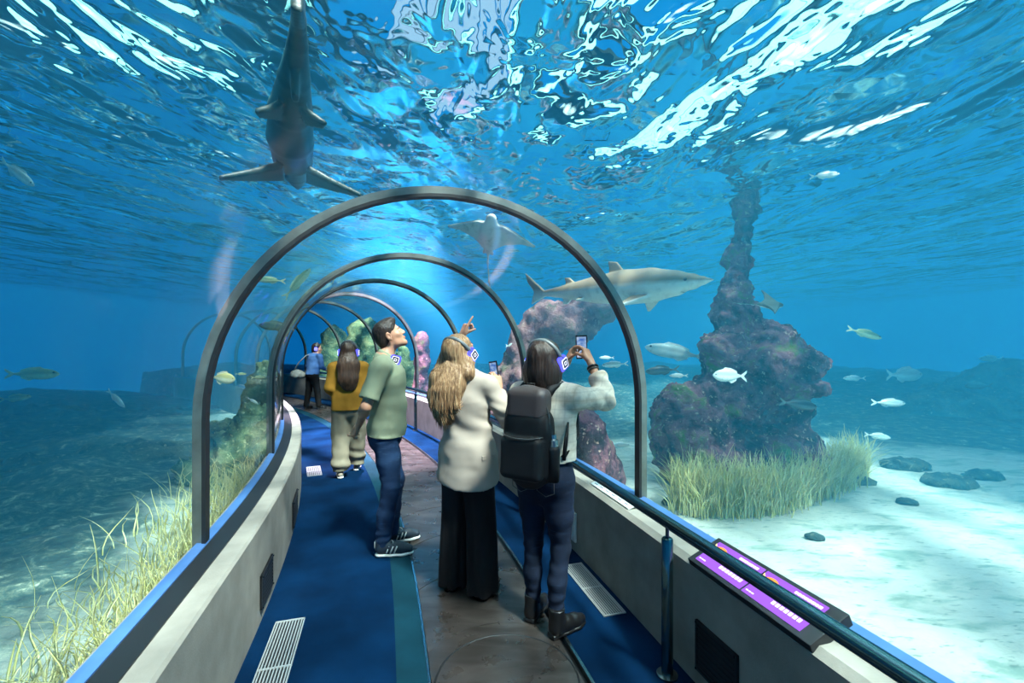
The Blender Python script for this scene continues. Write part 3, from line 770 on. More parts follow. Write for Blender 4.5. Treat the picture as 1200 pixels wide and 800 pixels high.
for i, (x, y, r, lab) in enumerate([(1060, 548, .30, 'flat dark rock on the pale sand, nearest the seagrass'), (1105, 566, .26, 'flat dark rock on the sand farther right'), (1062, 590, .10, 'small dark stone alone on the pale sand'), (1150, 560, .22, 'flat dark rock on the sand towards the right edge'), (954, 632, .07, 'small grey stone on the sand below the seagrass'), (788, 590, .12, 'round grey stone at the left foot of the seagrass'), (1000, 566, .2, 'dark stone at the right end of the seagrass')]):
    p = on_sand(x, y)
    rock('seabed_stone', lab, [((p.x, p.y, p.z+.02), (r, r*.7, r*.35)), ((p.x+r*.6, p.y+.1*r, p.z), (r*.6, r*.6, r*.25))], M['reef_dark'], .02 if r < .15 else .03, r*.25, 4, 30+i, 'stone', 'stones on the sand', .05)

# ================================================================ seagrass
M['seagrass'] = mat('seagrass', (.66, .58, .17), .6, col2=(.95, .86, .48), vscale=9, spec=.3)
def blades(name, label, roots, hmin, hmax, seed):
    rnd = random.Random(seed); V = []; Fc = []
    for p in roots:
        h = rnd.uniform(hmin, hmax); a = rnd.uniform(0, 2*PI); lean = rnd.uniform(.05, .8)*h; w = rnd.uniform(.0035, .0065)
        d = Vector((math.cos(a), math.sin(a), 0)); q = Vector((-d.y, d.x, 0)); n = 5; b = len(V); rnd_c = rnd.uniform(-.08, .08)
        for i in range(n+1):
            t = i/n; c = p+d*(lean*t*t)+Vector((0, 0, h*(t-.12*t*t*lean/h*3)))+q*(rnd_c*math.sin(4*t+a)*t)
            ww = w*(1-t**2.2)+.0012
            V += [c+q*ww, c-q*ww+d*.001, c+d*ww*.5]
        for i in range(n):
            for k in range(3):
                Fc.append((b+i*3+k, b+i*3+(k+1) % 3, b+i*3+3+(k+1) % 3, b+i*3+3+k))
    o = mesh(name, keep_out(np.array([tuple(v) for v in V]), .08), [tuple(f) for f in Fc], M['seagrass'], None, True); return tag(o, label, 'seagrass', kind='stuff')
rnd = random.Random(11); roots = []
cen = [(795, 598), (830, 605), (870, 606), (910, 602), (950, 590), (985, 575), (1005, 562)]
for i in range(4200):
    t = rnd.random()*(len(cen)-1); j = int(t); f = t-j
    x = cen[j][0]*(1-f)+cen[j+1][0]*f+rnd.gauss(0, 6); y = cen[j][1]*(1-f)+cen[j+1][1]*f-abs(rnd.gauss(0, 9))+rnd.gauss(0, 2.5)
    p = on_sand(x, y); p.z -= .02; p.x += rnd.gauss(0, .04); roots.append(p)
blades('seagrass', 'dense yellow green seagrass around the foot of the rock pillar', roots, .18, .60, 1)
roots = []
for i in range(2300):
    s = .9+5.6*rnd.random()**1.5; off = GL-.14-abs(rnd.gauss(0, .30))
    if perlin(np.array([[s*1.3, off*2, 0]]))[0] < -.15 and rnd.random() < .8: continue
    p = tp(s, off, 0); p.z = float(seabed_z([p.x], [p.y])[0])-.02; roots.append(p)
blades('seagrass', 'pale green seagrass along the foot of the left glass', roots, .16, .44, 2)

# ================================================================ fish
def belly_mat(name, top, bottom, spot=None, rough=.45, a=.40, b=.62):
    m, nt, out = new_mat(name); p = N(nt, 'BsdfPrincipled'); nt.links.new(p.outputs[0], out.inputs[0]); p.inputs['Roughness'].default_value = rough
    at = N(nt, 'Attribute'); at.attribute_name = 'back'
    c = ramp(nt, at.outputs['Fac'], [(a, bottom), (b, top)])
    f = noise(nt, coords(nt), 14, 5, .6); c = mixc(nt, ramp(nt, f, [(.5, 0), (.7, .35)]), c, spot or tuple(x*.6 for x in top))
    nt.links.new(c, p.inputs['Base Color']); return m
def set_back(o, V, Nn, h):
    a = o.data.attributes.new('back', 'FLOAT', 'POINT')
    a.data.foreach_set('value', np.clip(.5+.42*Nn[:, 2]+.25*V[:, 2]/h, 0, 1).astype(np.float32))
M['shark_skin'] = belly_mat('shark_skin', (.28, .20, .125), (.78, .76, .68), (.20, .14, .09))
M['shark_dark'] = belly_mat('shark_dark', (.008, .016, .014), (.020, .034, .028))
M['ray_skin'] = belly_mat('ray_skin', (.10, .13, .11), (.72, .72, .68))
M['eye'] = mat('eye', (.005, .005, .006), .1)
def yz(th=0):  # fin in the x-z plane
    return np.array([(1, 0, 0), (0, 0, 1), (0, -1, 0)], float).T
def flatfin(sgn, droop=.35):
    c, s = math.cos(droop), math.sin(droop)
    y = np.array((0, sgn*c, -s)); x = np.array((1, 0, 0.)); return np.stack([x, y, np.cross(x, y)], 1)
def shark(name, label, head, tail, m, girth=1.0, bend=.05, roll=0):
    head, tail = Vector(head), Vector(tail); L = (head-tail).length
    S = SDF(max(.007, L*.0048), .03)
    prof = [(.515, .003), (.47, .015), (.42, .029), (.34, .047), (.22, .066), (.08, .070), (-.08, .058), (-.22, .038), (-.34, .022), (-.41, .015)]
    pt = [((x*L), bend*L*math.sin((x+.1)*5)*(.5-x)*.6, .012*L*(x > .3)*0) for x, r in prof]
    for i in range(len(prof)-1): S.cone(pt[i], pt[i+1], prof[i][1]*L*girth, prof[i+1][1]*L*girth, .012, ((0, 0, 1), 1.06))
    ty = pt[-1][1]; V2 = lambda P: [(x*L, z*L) for x, z in P]
    # tail, dorsals, pelvic, anal and pectoral fins
    S.slab(V2([(-.39, -.012), (-.46, .045), (-.575, .135), (-.555, .075), (-.50, .012), (-.525, -.062), (-.465, -.038), (-.41, -.016)]), yz(), (0, ty, 0), .010*L, .004*L, .012)
    S.slab(V2([(.10, .05), (.03, .135), (-.025, .145), (-.015, .10), (-.02, .05)]), yz(), (0, np.interp(.04, [p[0]/L for p in pt][::-1], [p[1] for p in pt][::-1]), 0), .009*L, .004*L, .012)
    S.slab(V2([(-.20, .03), (-.255, .078), (-.29, .080), (-.28, .05), (-.285, .02)]), yz(), (0, np.interp(-.24, [p[0]/L for p in pt][::-1], [p[1] for p in pt][::-1]), 0), .008*L, .004*L, .012)
    S.slab(V2([(-.22, -.03), (-.27, -.072), (-.30, -.070), (-.295, -.04), (-.30, -.015)]), yz(), (0, np.interp(-.26, [p[0]/L for p in pt][::-1], [p[1] for p in pt][::-1]), 0), .008*L, .004*L, .012)
    for sg in (-1, 1):
        S.slab(V2([(.27, .035), (.20, .12), (.13, .195), (.115, .19), (.14, .11), (.15, .035)]), flatfin(sg, .45), (0, 0, -.030*L), .010*L, .004*L, .012)
        S.slab(V2([(-.10, .03), (-.145, .075), (-.175, .08), (-.17, .045), (-.18, .02)]), flatfin(sg, .5), (0, np.interp(-.14, [p[0]/L for p in pt][::-1], [p[1] for p in pt][::-1]), -.02*L), .007*L, .004*L, .01)
        for g in range(5):   # gill slits
            x = (.305-.016*g)*L; r = .0615*L*girth
            S.ell((x, sg*r*1.0, .0), (.0022*L, .008*L, .026*L), k=.004, sub=True)
    S.ell((.40*L, 0, -.042*L), (.03*L, .03*L, .006*L), k=.006, sub=True)
    V, Q = S.run(); V = smoothV(V, Q, 1); Nn = normals(V, Q)
    c = (head+tail)/2; ex = (head-tail).normalized(); ey = Vector((0, 0, 1)).cross(ex).normalized(); ez = ex.cross(ey)
    R = Matrix((ex, ey, ez)).transposed() @ Matrix.Rotation(roll, 3, 'X')
    o = mesh(name, V, Q, m, None, True, c); o.rotation_euler = R.to_euler(); set_back(o, V, Nn, .07*L); tag(o, label, 'shark')
    for sg in (-1, 1):
        e = MB(); bm = bmesh.new(); bmesh.ops.create_uvsphere(bm, u_segments=10, v_segments=8, radius=.008*L)
        bm.verts.index_update(); e.add([v.co+Vector((.405*L, sg*.029*L*girth, .008*L)) for v in bm.verts], [[v.index for v in f.verts] for f in bm.faces]); bm.free()
        e.build('eye', M['eye'], o, True)
    return o
shark('shark', 'large brown and white shark swimming to the right above the phone', px(832, 328, 4.1), px(630, 345, 5.5), M['shark_skin'], 1.35, .05)
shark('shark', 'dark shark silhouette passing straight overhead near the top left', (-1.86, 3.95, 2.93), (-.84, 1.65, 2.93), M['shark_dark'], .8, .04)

def ray(name, label, c, R, span, m):
    S = SDF(span*.011, .03); s = span/2
    S.ell((.05*s, 0, 0), (.42*s, .20*s, .10*s), k=.03); S.ell((.42*s, 0, .01*s), (.14*s, .11*s, .065*s), k=.03)
    for sg in (-1, 1):
        for (dr, A) in ((.0, [(.34, .05), (.30, .30), (.12, .62), (-.10, 1.0), (-.16, .98), (-.10, .70), (-.16, .35), (-.36, .05)]),):
            S.slab([(x*s, y*s) for x, y in A], flatfin(sg, -.18), (0, 0, 0), .050*s, .012*s, .03)
        S.slab([(x*s, y*s) for x, y in [(-.30, .02), (-.40, .13), (-.50, .12), (-.44, .02)]], flatfin(sg, 0), (0, 0, 0), .02*s, .012*s, .02)
    pts = [(-.3*s, 0, 0), (-.7*s, .02*s, -.02*s), (-1.2*s, .10*s, -.06*s), (-1.6*s, .22*s, -.08*s)]
    S.chain(pts, [.035*s, .022*s, .017*s, .013*s], .02)
    V, Q = S.run(); V = smoothV(V, Q, 1); Nn = normals(V, Q)
    o = mesh(name, V, Q, m, None, True, c); o.rotation_euler = R.to_euler(); set_back(o, V, Nn, .12*s); tag(o, label, 'ray')
    for sg in (-1, 1):
        e = MB(); bm = bmesh.new(); bmesh.ops.create_uvsphere(bm, u_segments=10, v_segments=8, radius=.022*s)
        bm.verts.index_update(); e.add([v.co+Vector((.46*s, sg*.105*s, .015*s)) for v in bm.verts], [[v.index for v in f.verts] for f in bm.faces]); bm.free()
        e.build('eye', M['eye'], o, True)
    return o
def basis(fwd, up):
    x = Vector(fwd).normalized(); z = Vector(up); y = z.cross(x).normalized(); z = x.cross(y); return Matrix((x, y, z)).transposed()
ray('eagle_ray', 'pale bellied ray gliding above the arch, wings spread', px(574, 277, 4.6), basis((.12, -.75, .62), (.22, .62, .78)), .96, M['ray_skin'])
ray('eagle_ray', 'small ray swimming right in front of the neck of the rock pillar', px(902, 357, 4.1), basis((.95, -.12, -.05), (.0, -.62, .8)), .40, M['ray_skin'])

def fish_proto(name, L, depth, width, m, fm):
    """body loft with mouth and gill line, forked tail, dorsal, anal and pectoral fins, eyes"""
    st = [(.50, .02), (.47, .28), (.42, .52), (.34, .78), (.22, .97), (.06, 1.0), (-.10, .86), (-.24, .56), (-.34, .30), (-.41, .19), (-.44, .18)]
    n = 14; V = []; Fc = []
    for x, r in st:
        for k in range(n):
            a = 2*PI*k/n; V.append((x*L, width*L*r*math.sin(a)*.5*(1-.15*math.cos(a)), depth*L*r*math.cos(a)*.5))
    for i in range(len(st)-1):
        for k in range(n): Fc.append((i*n+k, (i+1)*n+k, (i+1)*n+(k+1) % n, i*n+(k+1) % n))
    Fc += [tuple(range(n)), tuple((len(st)-1)*n+k for k in range(n))[::-1]]
    o = mesh(name, V, Fc, m, None, True); va = np.array(V)
    a = o.data.attributes.new('back', 'FLOAT', 'POINT'); a.data.foreach_set('value', np.clip(.5+va[:, 2]/(depth*L)*1.0, 0, 1).astype(np.float32))
    R = Matrix(((1, 0, 0), (0, 0, -1), (0, 1, 0))); t = .007*L
    D = depth*L/2
    MB().prism([(-.43*L, .05*L*depth*2), (-.62*L, D*.95), (-.60*L, D*.5), (-.52*L, 0), (-.60*L, -D*.5), (-.62*L, -D*.95), (-.43*L, -.05*L*depth*2)], t, R).build('tail_fin', fm, o)
    MB().prism([(.20*L, D*.90), (.10*L, D*1.34), (-.10*L, D*1.22), (-.28*L, D*.80), (-.30*L, D*.42), (-.10*L, D*.72)], t, R).build('dorsal_fin', fm, o)
    MB().prism([(-.02*L, -D*.88), (-.12*L, -D*1.25), (-.28*L, -D*.75), (-.29*L, -D*.4)], t, R).build('anal_fin', fm, o)
    for sg in (-1, 1):
        q = Matrix.Rotation(sg*.5, 3, 'Z') @ R
        MB().prism([(0, .02*L), (-.13*L, .015*L), (-.15*L, -.05*L), (-.03*L, -.03*L)], t*.7, q, (.20*L, sg*width*L*.46, -.02*L)).build('pectoral_fin', fm, o)
        e = MB(); bm = bmesh.new(); bmesh.ops.create_uvsphere(bm, u_segments=8, v_segments=6, radius=.020*L)
        bm.verts.index_update(); e.add([v.co+Vector((.405*L, sg*width*L*.225, .03*L)) for v in bm.verts], [[v.index for v in f.verts] for f in bm.faces]); bm.free()
        e.build('eye', M['eye'], o, True)
    return o
M['fish_silver'] = belly_mat('fish_silver', (.42, .50, .48), (.85, .86, .80), None, .3)
M['fish_green'] = belly_mat('fish_green', (.22, .32, .16), (.62, .68, .42), None, .35)
M['fish_dark'] = belly_mat('fish_dark', (.03, .05, .06), (.10, .14, .15))
M['fish_gold'] = belly_mat('fish_gold', (.55, .48, .20), (.85, .80, .55))
kinds = {}
def fish(kind, x, y, d, lpx, face, tilt, label, yaw=0):
    """face: 1 nose to the right of the picture, -1 to the left"""
    spec = {'bream': (.40, .15, 'fish_silver'), 'slim': (.22, .12, 'fish_green'), 'dark': (.27, .14, 'fish_dark'), 'gold': (.46, .16, 'fish_gold'), 'pale': (.24, .13, 'fish_silver')}[kind]
    L = lpx/F*d
    first = kind not in kinds
    if first: kinds[kind] = fish_proto('fish', 1.0, spec[0], spec[1], M[spec[2]], M[spec[2]])
    o = kinds[kind] if first else copy_tree(kinds[kind])
    o.location = px(x, y, d); o.scale = (L, L, L)
    o.rotation_euler = Euler((0, -math.radians(tilt)*1, (0 if face > 0 else PI)+yaw), 'XYZ'); return tag(o, label, 'fish', 'fish of the tank')
FISH = [
 ('slim', 1015, 391, 5.0, 38, 1, -16, 'slim green fish above the sand, right of the rock pillar top'),
 ('bream', 853, 440, 3.9, 36, -1, 2, 'round silver fish in front of the rock pillar'),
 ('pale', 788, 412, 5.6, 66, -1, 10, 'long pale fish just left of the rock pillar, the biggest of its group'),
 ('dark', 774, 434, 5.2, 36, -1, -4, 'dark fish just left of the rock pillar'),
 ('pale', 794, 440, 5.2, 20, -1, 0, 'small pale fish touching the left side of the rock pillar'),
 ('pale', 1043, 472, 6.0, 36, 1, -2, 'pale fish low over the far sand, right of the rock pillar'),
 ('pale', 1030, 511, 5.5, 28, 1, -8, 'pale fish close above the sand, right of the seagrass'),
 ('bream', 1062, 439, 8.0, 38, 1, 0, 'bright silver fish far off on the right'),
 ('pale', 1000, 443, 7.5, 24, -1, 0, 'small pale fish far off, next to the right side of the rock pillar'),
 ('dark', 938, 474, 4.3, 40, 1, -8, 'dark fish under the overhang of the rock pillar'),
 ('dark', 1145, 452, 7.5, 30, -1, 0, 'dark fish far off near the right picture edge'),
 ('pale', 719, 427, 5.0, 28, -1, -4, 'pale silver fish between the raised phone and the first rib'),
 ('pale', 710, 419, 5.6, 16, -1, 0, 'tiny pale fish beside the raised phone'),
 ('gold', 747, 422, 4.6, 11, 1, 0, 'tiny yellow fish at the right leg of the first rib'),
 ('pale', 727, 521, 5.3, 22, 1, 0, 'small grey fish low beside the right leg of the first rib'),
 ('slim', 41, 438, 4.2, 58, 1, 0, 'pale green fish swimming right near the left picture edge'),
 ('pale', 22, 204, 4.0, 46, 1, -38, 'blue silver fish diving at the upper left'),
 ('slim', 20, 466, 6.0, 34, 1, 6, 'dim green fish below the pale green one at the left edge'),
 ('pale', 137, 468, 6.0, 26, 1, -45, 'dim blue fish diving above the left reef'),
 ('gold', 262, 443, 4.0, 28, 1, -6, 'round yellow fish seen just inside the left leg of the first rib'),
 ('slim', 283, 438, 4.6, 12, 1, 0, 'tiny green fish right of the round yellow fish'),
 ('slim', 304, 442, 4.6, 16, 1, 2, 'small green fish left of the knobbly rock'),
 ('slim', 315, 328, 4.6, 32, -1, 4, 'green fish just below the left shoulder of the first rib'),
 ('dark', 322, 382, 4.8, 38, -1, 3, 'dark fish between the first and second ribs on the left'),
 ('slim', 350, 330, 5.2, 42, 1, 48, 'green fish climbing steeply between the first and second ribs'),
 ('pale', 297, 470, 5.4, 13, 1, -30, 'tiny pale fish above the left rock heap'),
 ('slim', 402, 318, 6.0, 30, 1, 40, 'green fish climbing under the top of the second rib'),
 ('pale', 1160, 420, 9.0, 26, -1, 0, 'faint pale fish in the deep blue at the right edge'),
 ('pale', 968, 205, 4.1, 32, 1, 6, 'pale fish just under the surface right of the rock column'),
 ('bream', 600, 405, 7.0, 12, 1, 0, 'tiny silver fish right of the pointing hand'),
]
for f in FISH: fish(*f)
# ================================================================ people
def rotz(a): c, s = math.cos(a), math.sin(a); return np.array([(c, -s, 0), (s, c, 0), (0, 0, 1.)])
def rotx(a): c, s = math.cos(a), math.sin(a); return np.array([(1, 0, 0), (0, c, -s), (0, s, c.__float__())])
def roty(a): c, s = math.cos(a), math.sin(a); return np.array([(c, 0, s), (0, 1, 0), (-s, 0, c)])
def A(*v): return np.array(v, float)
def unit(v): v = np.array(v, float); return v/np.linalg.norm(v)

SKIN = mat('skin', (.50, .27, .17), .5, col2=(.43, .21, .13), vscale=6, sss=.08)
SKIN2 = mat('skin_tan', (.42, .23, .14), .5, col2=(.35, .17, .10), vscale=6, sss=.08)
M['eye_white'] = mat('eye_white', (.75, .72, .68), .2)
M['brow'] = mat('brow', (.02, .013, .01), .8)
M['lips'] = mat('lips', (.38, .12, .10), .45)

def add_head(S, c, R, k=1.0):
    def W(x, y, z): return c+R @ A(x, y, z)*k
    S.ell(W(0, -.012, .034), A(.076, .096, .086)*k, R, .02)
    S.ell(W(0, .030, -.030), A(.061, .066, .082)*k, R, .03)
    S.cone(W(.034, .028, -.080), W(.010, .074, -.100), .024*k, .020*k, .025); S.cone(W(-.034, .028, -.080), W(-.010, .074, -.100), .024*k, .020*k, .025)
    for s in (-1, 1):
        S.ell(W(s*.040, .060, -.022), A(.022, .022, .020)*k, R, .02)         # cheek
        S.ell(W(s*.024, .084, .020), A(.024, .012, .009)*k, R, .015)         # brow ridge
        S.ell(W(s*.032, .099, .003), A(.015, .014, .011)*k, R, .012, sub=True)
        S.ell(W(s*.032, .079, .003), A(.0135, .0135, .0115)*k, R, .004)
        S.ell(W(s*.0115, .104, -.034), A(.009, .010, .008)*k, R, .008)       # nostril wing
        S.ell(W(s*.077, -.010, -.010), A(.009, .021, .033)*k, R @ rotz(s*-.35), .008)
        S.ell(W(s*.084, -.005, -.008), A(.006, .010, .017)*k, R, .005, sub=True)
        S.ell(W(s*.075, -.003, -.037), A(.007, .010, .012)*k, R, .006)
    S.cone(W(0, .090, .016), W(0, .112, -.026), .0085*k, .0115*k, .012)
    S.ell(W(0, .0935, -.0585), A(.024, .011, .0065)*k, R, .006); S.ell(W(0, .0915, -.0700), A(.021, .011, .0075)*k, R, .006)
    S.ell(W(0, .101, -.0642), A(.022, .010, .0016)*k, R, .003, sub=True)
    S.ell(W(0, .082, -.104), A(.018, .016, .014)*k, R, .02)
def add_face(parent, c, R, k=1.0, lips=True):
    def W(x, y, z): return Vector(c+R @ A(x, y, z)*k)
    RM = Matrix(R.tolist())
    for s in (-1, 1):
        mb = MB(); bm = bmesh.new(); bmesh.ops.create_uvsphere(bm, u_segments=12, v_segments=8, radius=.0118*k); bm.verts.index_update()
        mb.add([v.co+W(s*.032, .0815, .003) for v in bm.verts], [[v.index for v in f.verts] for f in bm.faces]); bm.free()
        e = mb.build('eye', M['eye_white'], parent, True)
        mb = MB(); bm = bmesh.new(); bmesh.ops.create_uvsphere(bm, u_segments=10, v_segments=6, radius=.0056*k); bm.verts.index_update()
        mb.add([v.co+W(s*.032, .0895, .0035) for v in bm.verts], [[v.index for v in f.verts] for f in bm.faces]); bm.free()
        mb.build('iris', M['eye'], e, True)
        mb = MB(); mb.tube([W(s*x, y, z) for x, y, z in ((.014, .0985, .0205), (.028, .0975, .026), (.044, .086, .022))], [.0035*k, .004*k, .002*k], 6); mb.build('eyebrow', M['brow'], parent, True)
    if lips:
        mb = MB(); mb.tube([W(x, y, -.0635-.001*abs(x)/.01) for x, y in ((-.019, .0945), (-.008, .1025), (.008, .1025), (.019, .0945))], [.002*k, .005*k, .005*k, .002*k], 8); mb.build('lips', M['lips'], parent, True)

def add_hand(S, wrist, d, palm, right=True, curls=(20, 25, 30, 35), spread=.02, thumb=(.6, .7, .2), thumb_bend=.3, k=1.0):
    """palm and five separate fingers; curls = bend of each finger in degrees per joint (index first)"""
    wrist = np.array(wrist, float); d = unit(d); palm = np.array(palm, float); palm = unit(palm-d*(palm@d))
    t = np.cross(d, palm)*(1 if right else -1)
    R = np.stack([t, d, palm], 1)
    S.box(wrist+d*.048*k, A(.037, .046, .0125)*k, R, .011*k, .012)
    S.cone(wrist-d*.01, wrist+d*.03*k, .026*k, .024*k, .015, (palm, 1.35))
    S.ell(wrist+d*.035*k+t*.024*k+palm*.008*k, A(.017, .03, .014)*k, R, .012)
    tips = []
    for i, (o, L) in enumerate(((.0275, .072), (.0095, .080), (-.0085, .075), (-.0255, .058))):
        p = wrist+d*(.088-.004*abs(i-1))*k+t*o*k; a = 0; r = .0085 if i < 3 else .0075
        cu = curls[i]; cu = (cu, cu, cu) if not hasattr(cu, '__len__') else cu
        sp = (1.5-i)*spread*8
        for j, fr in enumerate((.46, .30, .24)):
            a += math.radians(cu[j]); q = p+(unit(d*math.cos(a)+palm*math.sin(a)+t*sp*.25*math.cos(a)))*L*fr*k
            S.cone(p, q, (r-.0008*j)*k, (r-.0008*(j+1))*k, .004); p = q
        tips.append(p)
    th = unit(t*thumb[0]+d*thumb[1]+palm*thumb[2]); p = wrist+d*.028*k+t*.026*k+palm*.004*k
    q = p+th*.042*k; S.cone(p, q, .0125*k, .0098*k, .010)
    th2 = unit(th+(d*.5+palm*.5)*thumb_bend); r = q+th2*.034*k; S.cone(q, r, .0098*k, .0075*k, .005)
    return tips

def finish(S, name, m, parent, sm=1, fold=None, bias=None):
    V, Q = S.run()
    if sm: V = smoothV(V, Q, sm)
    if fold is not None:
        Nn = normals(V, Q); V = V+Nn*fold(V)[:, None]; V = smoothV(V, Q, 1, .35)
    return mesh(name, V, Q, m, parent, True)
def cloth_fold(amp, f=(7, 7, 16), seed=0, zlo=None, zhi=None, extra=None):
    def fn(P):
        q = P*np.array(f)+seed*7.7; n = perlin(q)+.5*perlin(q*2.1+3); n = n-.35*np.abs(perlin(q*.8+9))
        w = np.ones(len(P))
        return amp*n*w+(extra(P) if extra else 0)
    return fn

def body_mesh(root, J, k, vox, skin, female, head_R, hands, face=True):
    """one continuous body: J = joint positions in the figure's own frame (x right, y ahead, z up)"""
    S = SDF(vox, .03); j = {a: np.array(b, float) for a, b in J.items()}
    fl = ((0, 1, 0), 1.35)
    S.cone(j['pelvis'], j['waist'], .145*k, .118*k, .05, fl); S.cone(j['waist'], j['chest'], .118*k, .145*k, .05, fl)
    S.cone(j['chest'], (j['shR']+j['shL'])/2*.5+j['neck']*.5, .145*k, .075*k, .06, fl)
    S.cone(j['shR'], j['neck'], .048*k, .052*k, .05); S.cone(j['shL'], j['neck'], .048*k, .052*k, .05)
    hb = j['head']+head_R @ A(0, -.025, -.075)
    S.cone(j['neck'], hb, .053*k, .050*k, .03)
    if female:
        for s in (-1, 1): S.ell(j['chest']+A(s*.075, .095, -.02)*k, A(.062, .055, .06)*k, k=.04)
    for s in 'RL':
        S.cone(j['pelvis']+A(.07 if s == 'R' else -.07, -.02, -.03)*k, j['knee'+s], .074*k, .042*k, .03); S.cone(j['knee'+s], j['ank'+s], .042*k, .030*k, .02)
        S.ell((j['knee'+s]*.68+j['ank'+s]*.32)+A(0, -.022, 0)*k, A(.032, .034, .09)*k, k=.02)
        f = unit(j['toe'+s]-j['ank'+s]); S.cone(j['ank'+s]-A(0, 0, .03), j['toe'+s]+A(0, 0, .0), .027*k, .016*k, .02, ((0, 0, 1), 1.2))
        S.cone(j['sh'+s], j['el'+s], .050*k, .038*k, .03); S.cone(j['el'+s], j['wr'+s], .039*k, .025*k, .015)
        S.ell(j['el'+s]*.72+j['wr'+s]*.28, A(.038, .038, .045)*k, k=.025)
    add_head(S, j['head'], head_R, J.get('hk', 1.0) if not hasattr(J.get('hk', 1.0), '__len__') else 1.0)
    for h in hands: add_hand(S, j['wr'+('R' if h['right'] else 'L')], **h)
    V, Q = S.run(); V = smoothV(V, Q, 1, .4)
    o = mesh('body', V, Q, skin, root, True)
    return o

def hair_fold(amp, c, f=(38, 38, 4)):
    def fn(P):
        q = P*np.array(f); return amp*(perlin(q)+.6*perlin(q*np.array([2, 2, 1.4])+4))
    return fn
def hair_mat(name, a, b, c):
    m, nt, out = new_mat(name); p = N(nt, 'BsdfPrincipled'); nt.links.new(p.outputs[0], out.inputs[0]); p.inputs['Roughness'].default_value = .42; p.inputs['Specular IOR Level'].default_value = .35
    f = noise(nt, coords(nt, (26, 26, 2.2)), 3.2, 6, .65, .4); nt.links.new(ramp(nt, f, [(.32, a), (.5, b), (.68, c)]), p.inputs['Base Color'])
    bn = N(nt, 'Bump'); bn.inputs['Strength'].default_value = .6; bn.inputs['Distance'].default_value = .006; nt.links.new(noise(nt, coords(nt, (60, 60, 3)), 3, 4), bn.inputs['Height']); nt.links.new(bn.outputs[0], p.inputs['Normal'])
    return m
HAIR_BLACK = hair_mat('hair_black', (.010, .007, .006), (.022, .014, .011), (.045, .028, .02))
HAIR_BROWN = hair_mat('hair_brown', (.018, .010, .007), (.045, .024, .015), (.09, .05, .03))
HAIR_BLOND = hair_mat('hair_blond', (.095, .046, .024), (.24, .135, .066), (.45, .30, .165))

def strands(mb, n, c, R, top, ends, seed, r=.004):
    """locks of hair: tapered tubes from the crown over the head and down to the ends"""
    rnd = random.Random(seed)
    for i in range(n):
        p = [np.array(q) for q in top(rnd)]+[np.array(q) for q in ends(rnd)]
        mb.tube([Vector(q) for q in p], [r*.6]+[r]*(len(p)-2)+[r*.25], 5)

# headphones -------------------------------------------------------------
M['hp_white'] = mat('headphone_shell', (.10, .11, .14), .35)
M['hp_led'] = emit('headphone_led', (.055, .06, 1.0), 2.4)
M['hp_mark'] = emit('headphone_mark', (.75, .80, 1), 1.6)
M['hp_dark'] = mat('headphone_dark', (.015, .017, .03), .4)
M['hp_band'] = mat('headphone_band', (.10, .115, .12), .4)
def headphones(world_M, c, R, label, k=1.0, spread=.088, rad=(.098, .118), tip=0.0):
    """band over the crown with two cups; R, c in the figure's frame, world_M the figure's matrix"""
    c = np.array(c, float); root = empty('headphones', world_M @ Vector(c), 0, label, 'headphones', 'blue lit headphones of the visitors')
    RM = world_M.to_3x3() @ Matrix(R.tolist())
    def W(x, y, z): return RM @ Vector((x*k, y*k, z*k))
    mb = MB(); ay = tip
    pts = [W(-spread*1.02*math.cos(a), ay*math.sin(a), -.005+rad[1]*math.sin(a)+.012) for a in np.linspace(.12, PI-.12, 25)]
    mb.tube(pts, .0135*k, 10, True, False, (RM @ Vector((1, 0, 0)), 1)); b = mb.build('headband', M['hp_band'], root, True)
    mb = MB(); mb.tube([W(-spread*.94*math.cos(a), ay*math.sin(a), -.007+(rad[1]-.011)*math.sin(a)+.012) for a in np.linspace(.5, PI-.5, 15)], .010*k, 8); mb.build('band_pad', M['hp_dark'], root, True)
    for s in (-1, 1):
        cz = -.012
        cup = SDF(.005, .02); cup.box((0, 0, 0), (.017, .036, .042), None, .016, .01); V, Q = cup.run()
        V = np.array([tuple(W(s*(spread+.006)+v[0], v[1], cz+v[2])) for v in V]); o = mesh('ear_cup', V, Q, M['hp_led'], root, True)
        pad = MB(); pad.tube([W(s*(spread-.014), .034*math.cos(a)*.9, cz+.040*math.sin(a)*.9) for a in np.linspace(0, 2*PI, 25)[:-1]], .011*k, 8, False, True); pad.build('ear_pad', M['hp_dark'], o, True)
        yk = MB(); yk.tube([W(s*spread*1.02, 0, .030), W(s*(spread+.014), 0, .022), W(s*(spread+.02), 0, .005)], .008*k, 8); yk.build('yoke', M['hp_dark'], o, True)
        B = RM @ Matrix(((0, 0, s), (1, 0, 0), (0, 1, 0)))
        def rr(h, rd): return [(sx*(h-rd)+rd*math.cos(a), sy*(h-rd)+rd*math.sin(a)) for sx, sy, a0 in ((1, 1, 0), (-1, 1, PI/2), (-1, -1, PI), (1, -1, 1.5*PI)) for a in np.linspace(a0, a0+PI/2, 4)]
        bd = MB(); bd.prism(rr(.027*k, .007), .003, B, W(s*(spread+.0242), 0, cz)); bd.build('badge', M['hp_mark'], o)
        bd = MB(); bd.prism(rr(.023*k, .006), .003, B, W(s*(spread+.0250), 0, cz)); bd.build('badge_face', M['hp_dark'], o)
        lo_ = rr(.011*k, .003); li = rr(.007*k, .002); n = len(lo_); fm = MB()
        C0 = W(s*(spread+.0268), 0, cz)
        fm.add([B @ Vector((p[0], p[1], 0))+C0 for p in lo_+li], [(i, (i+1) % n, n+(i+1) % n, n+i) for i in range(n)]); fm.build('badge_mark', M['hp_mark'], o)
    return root

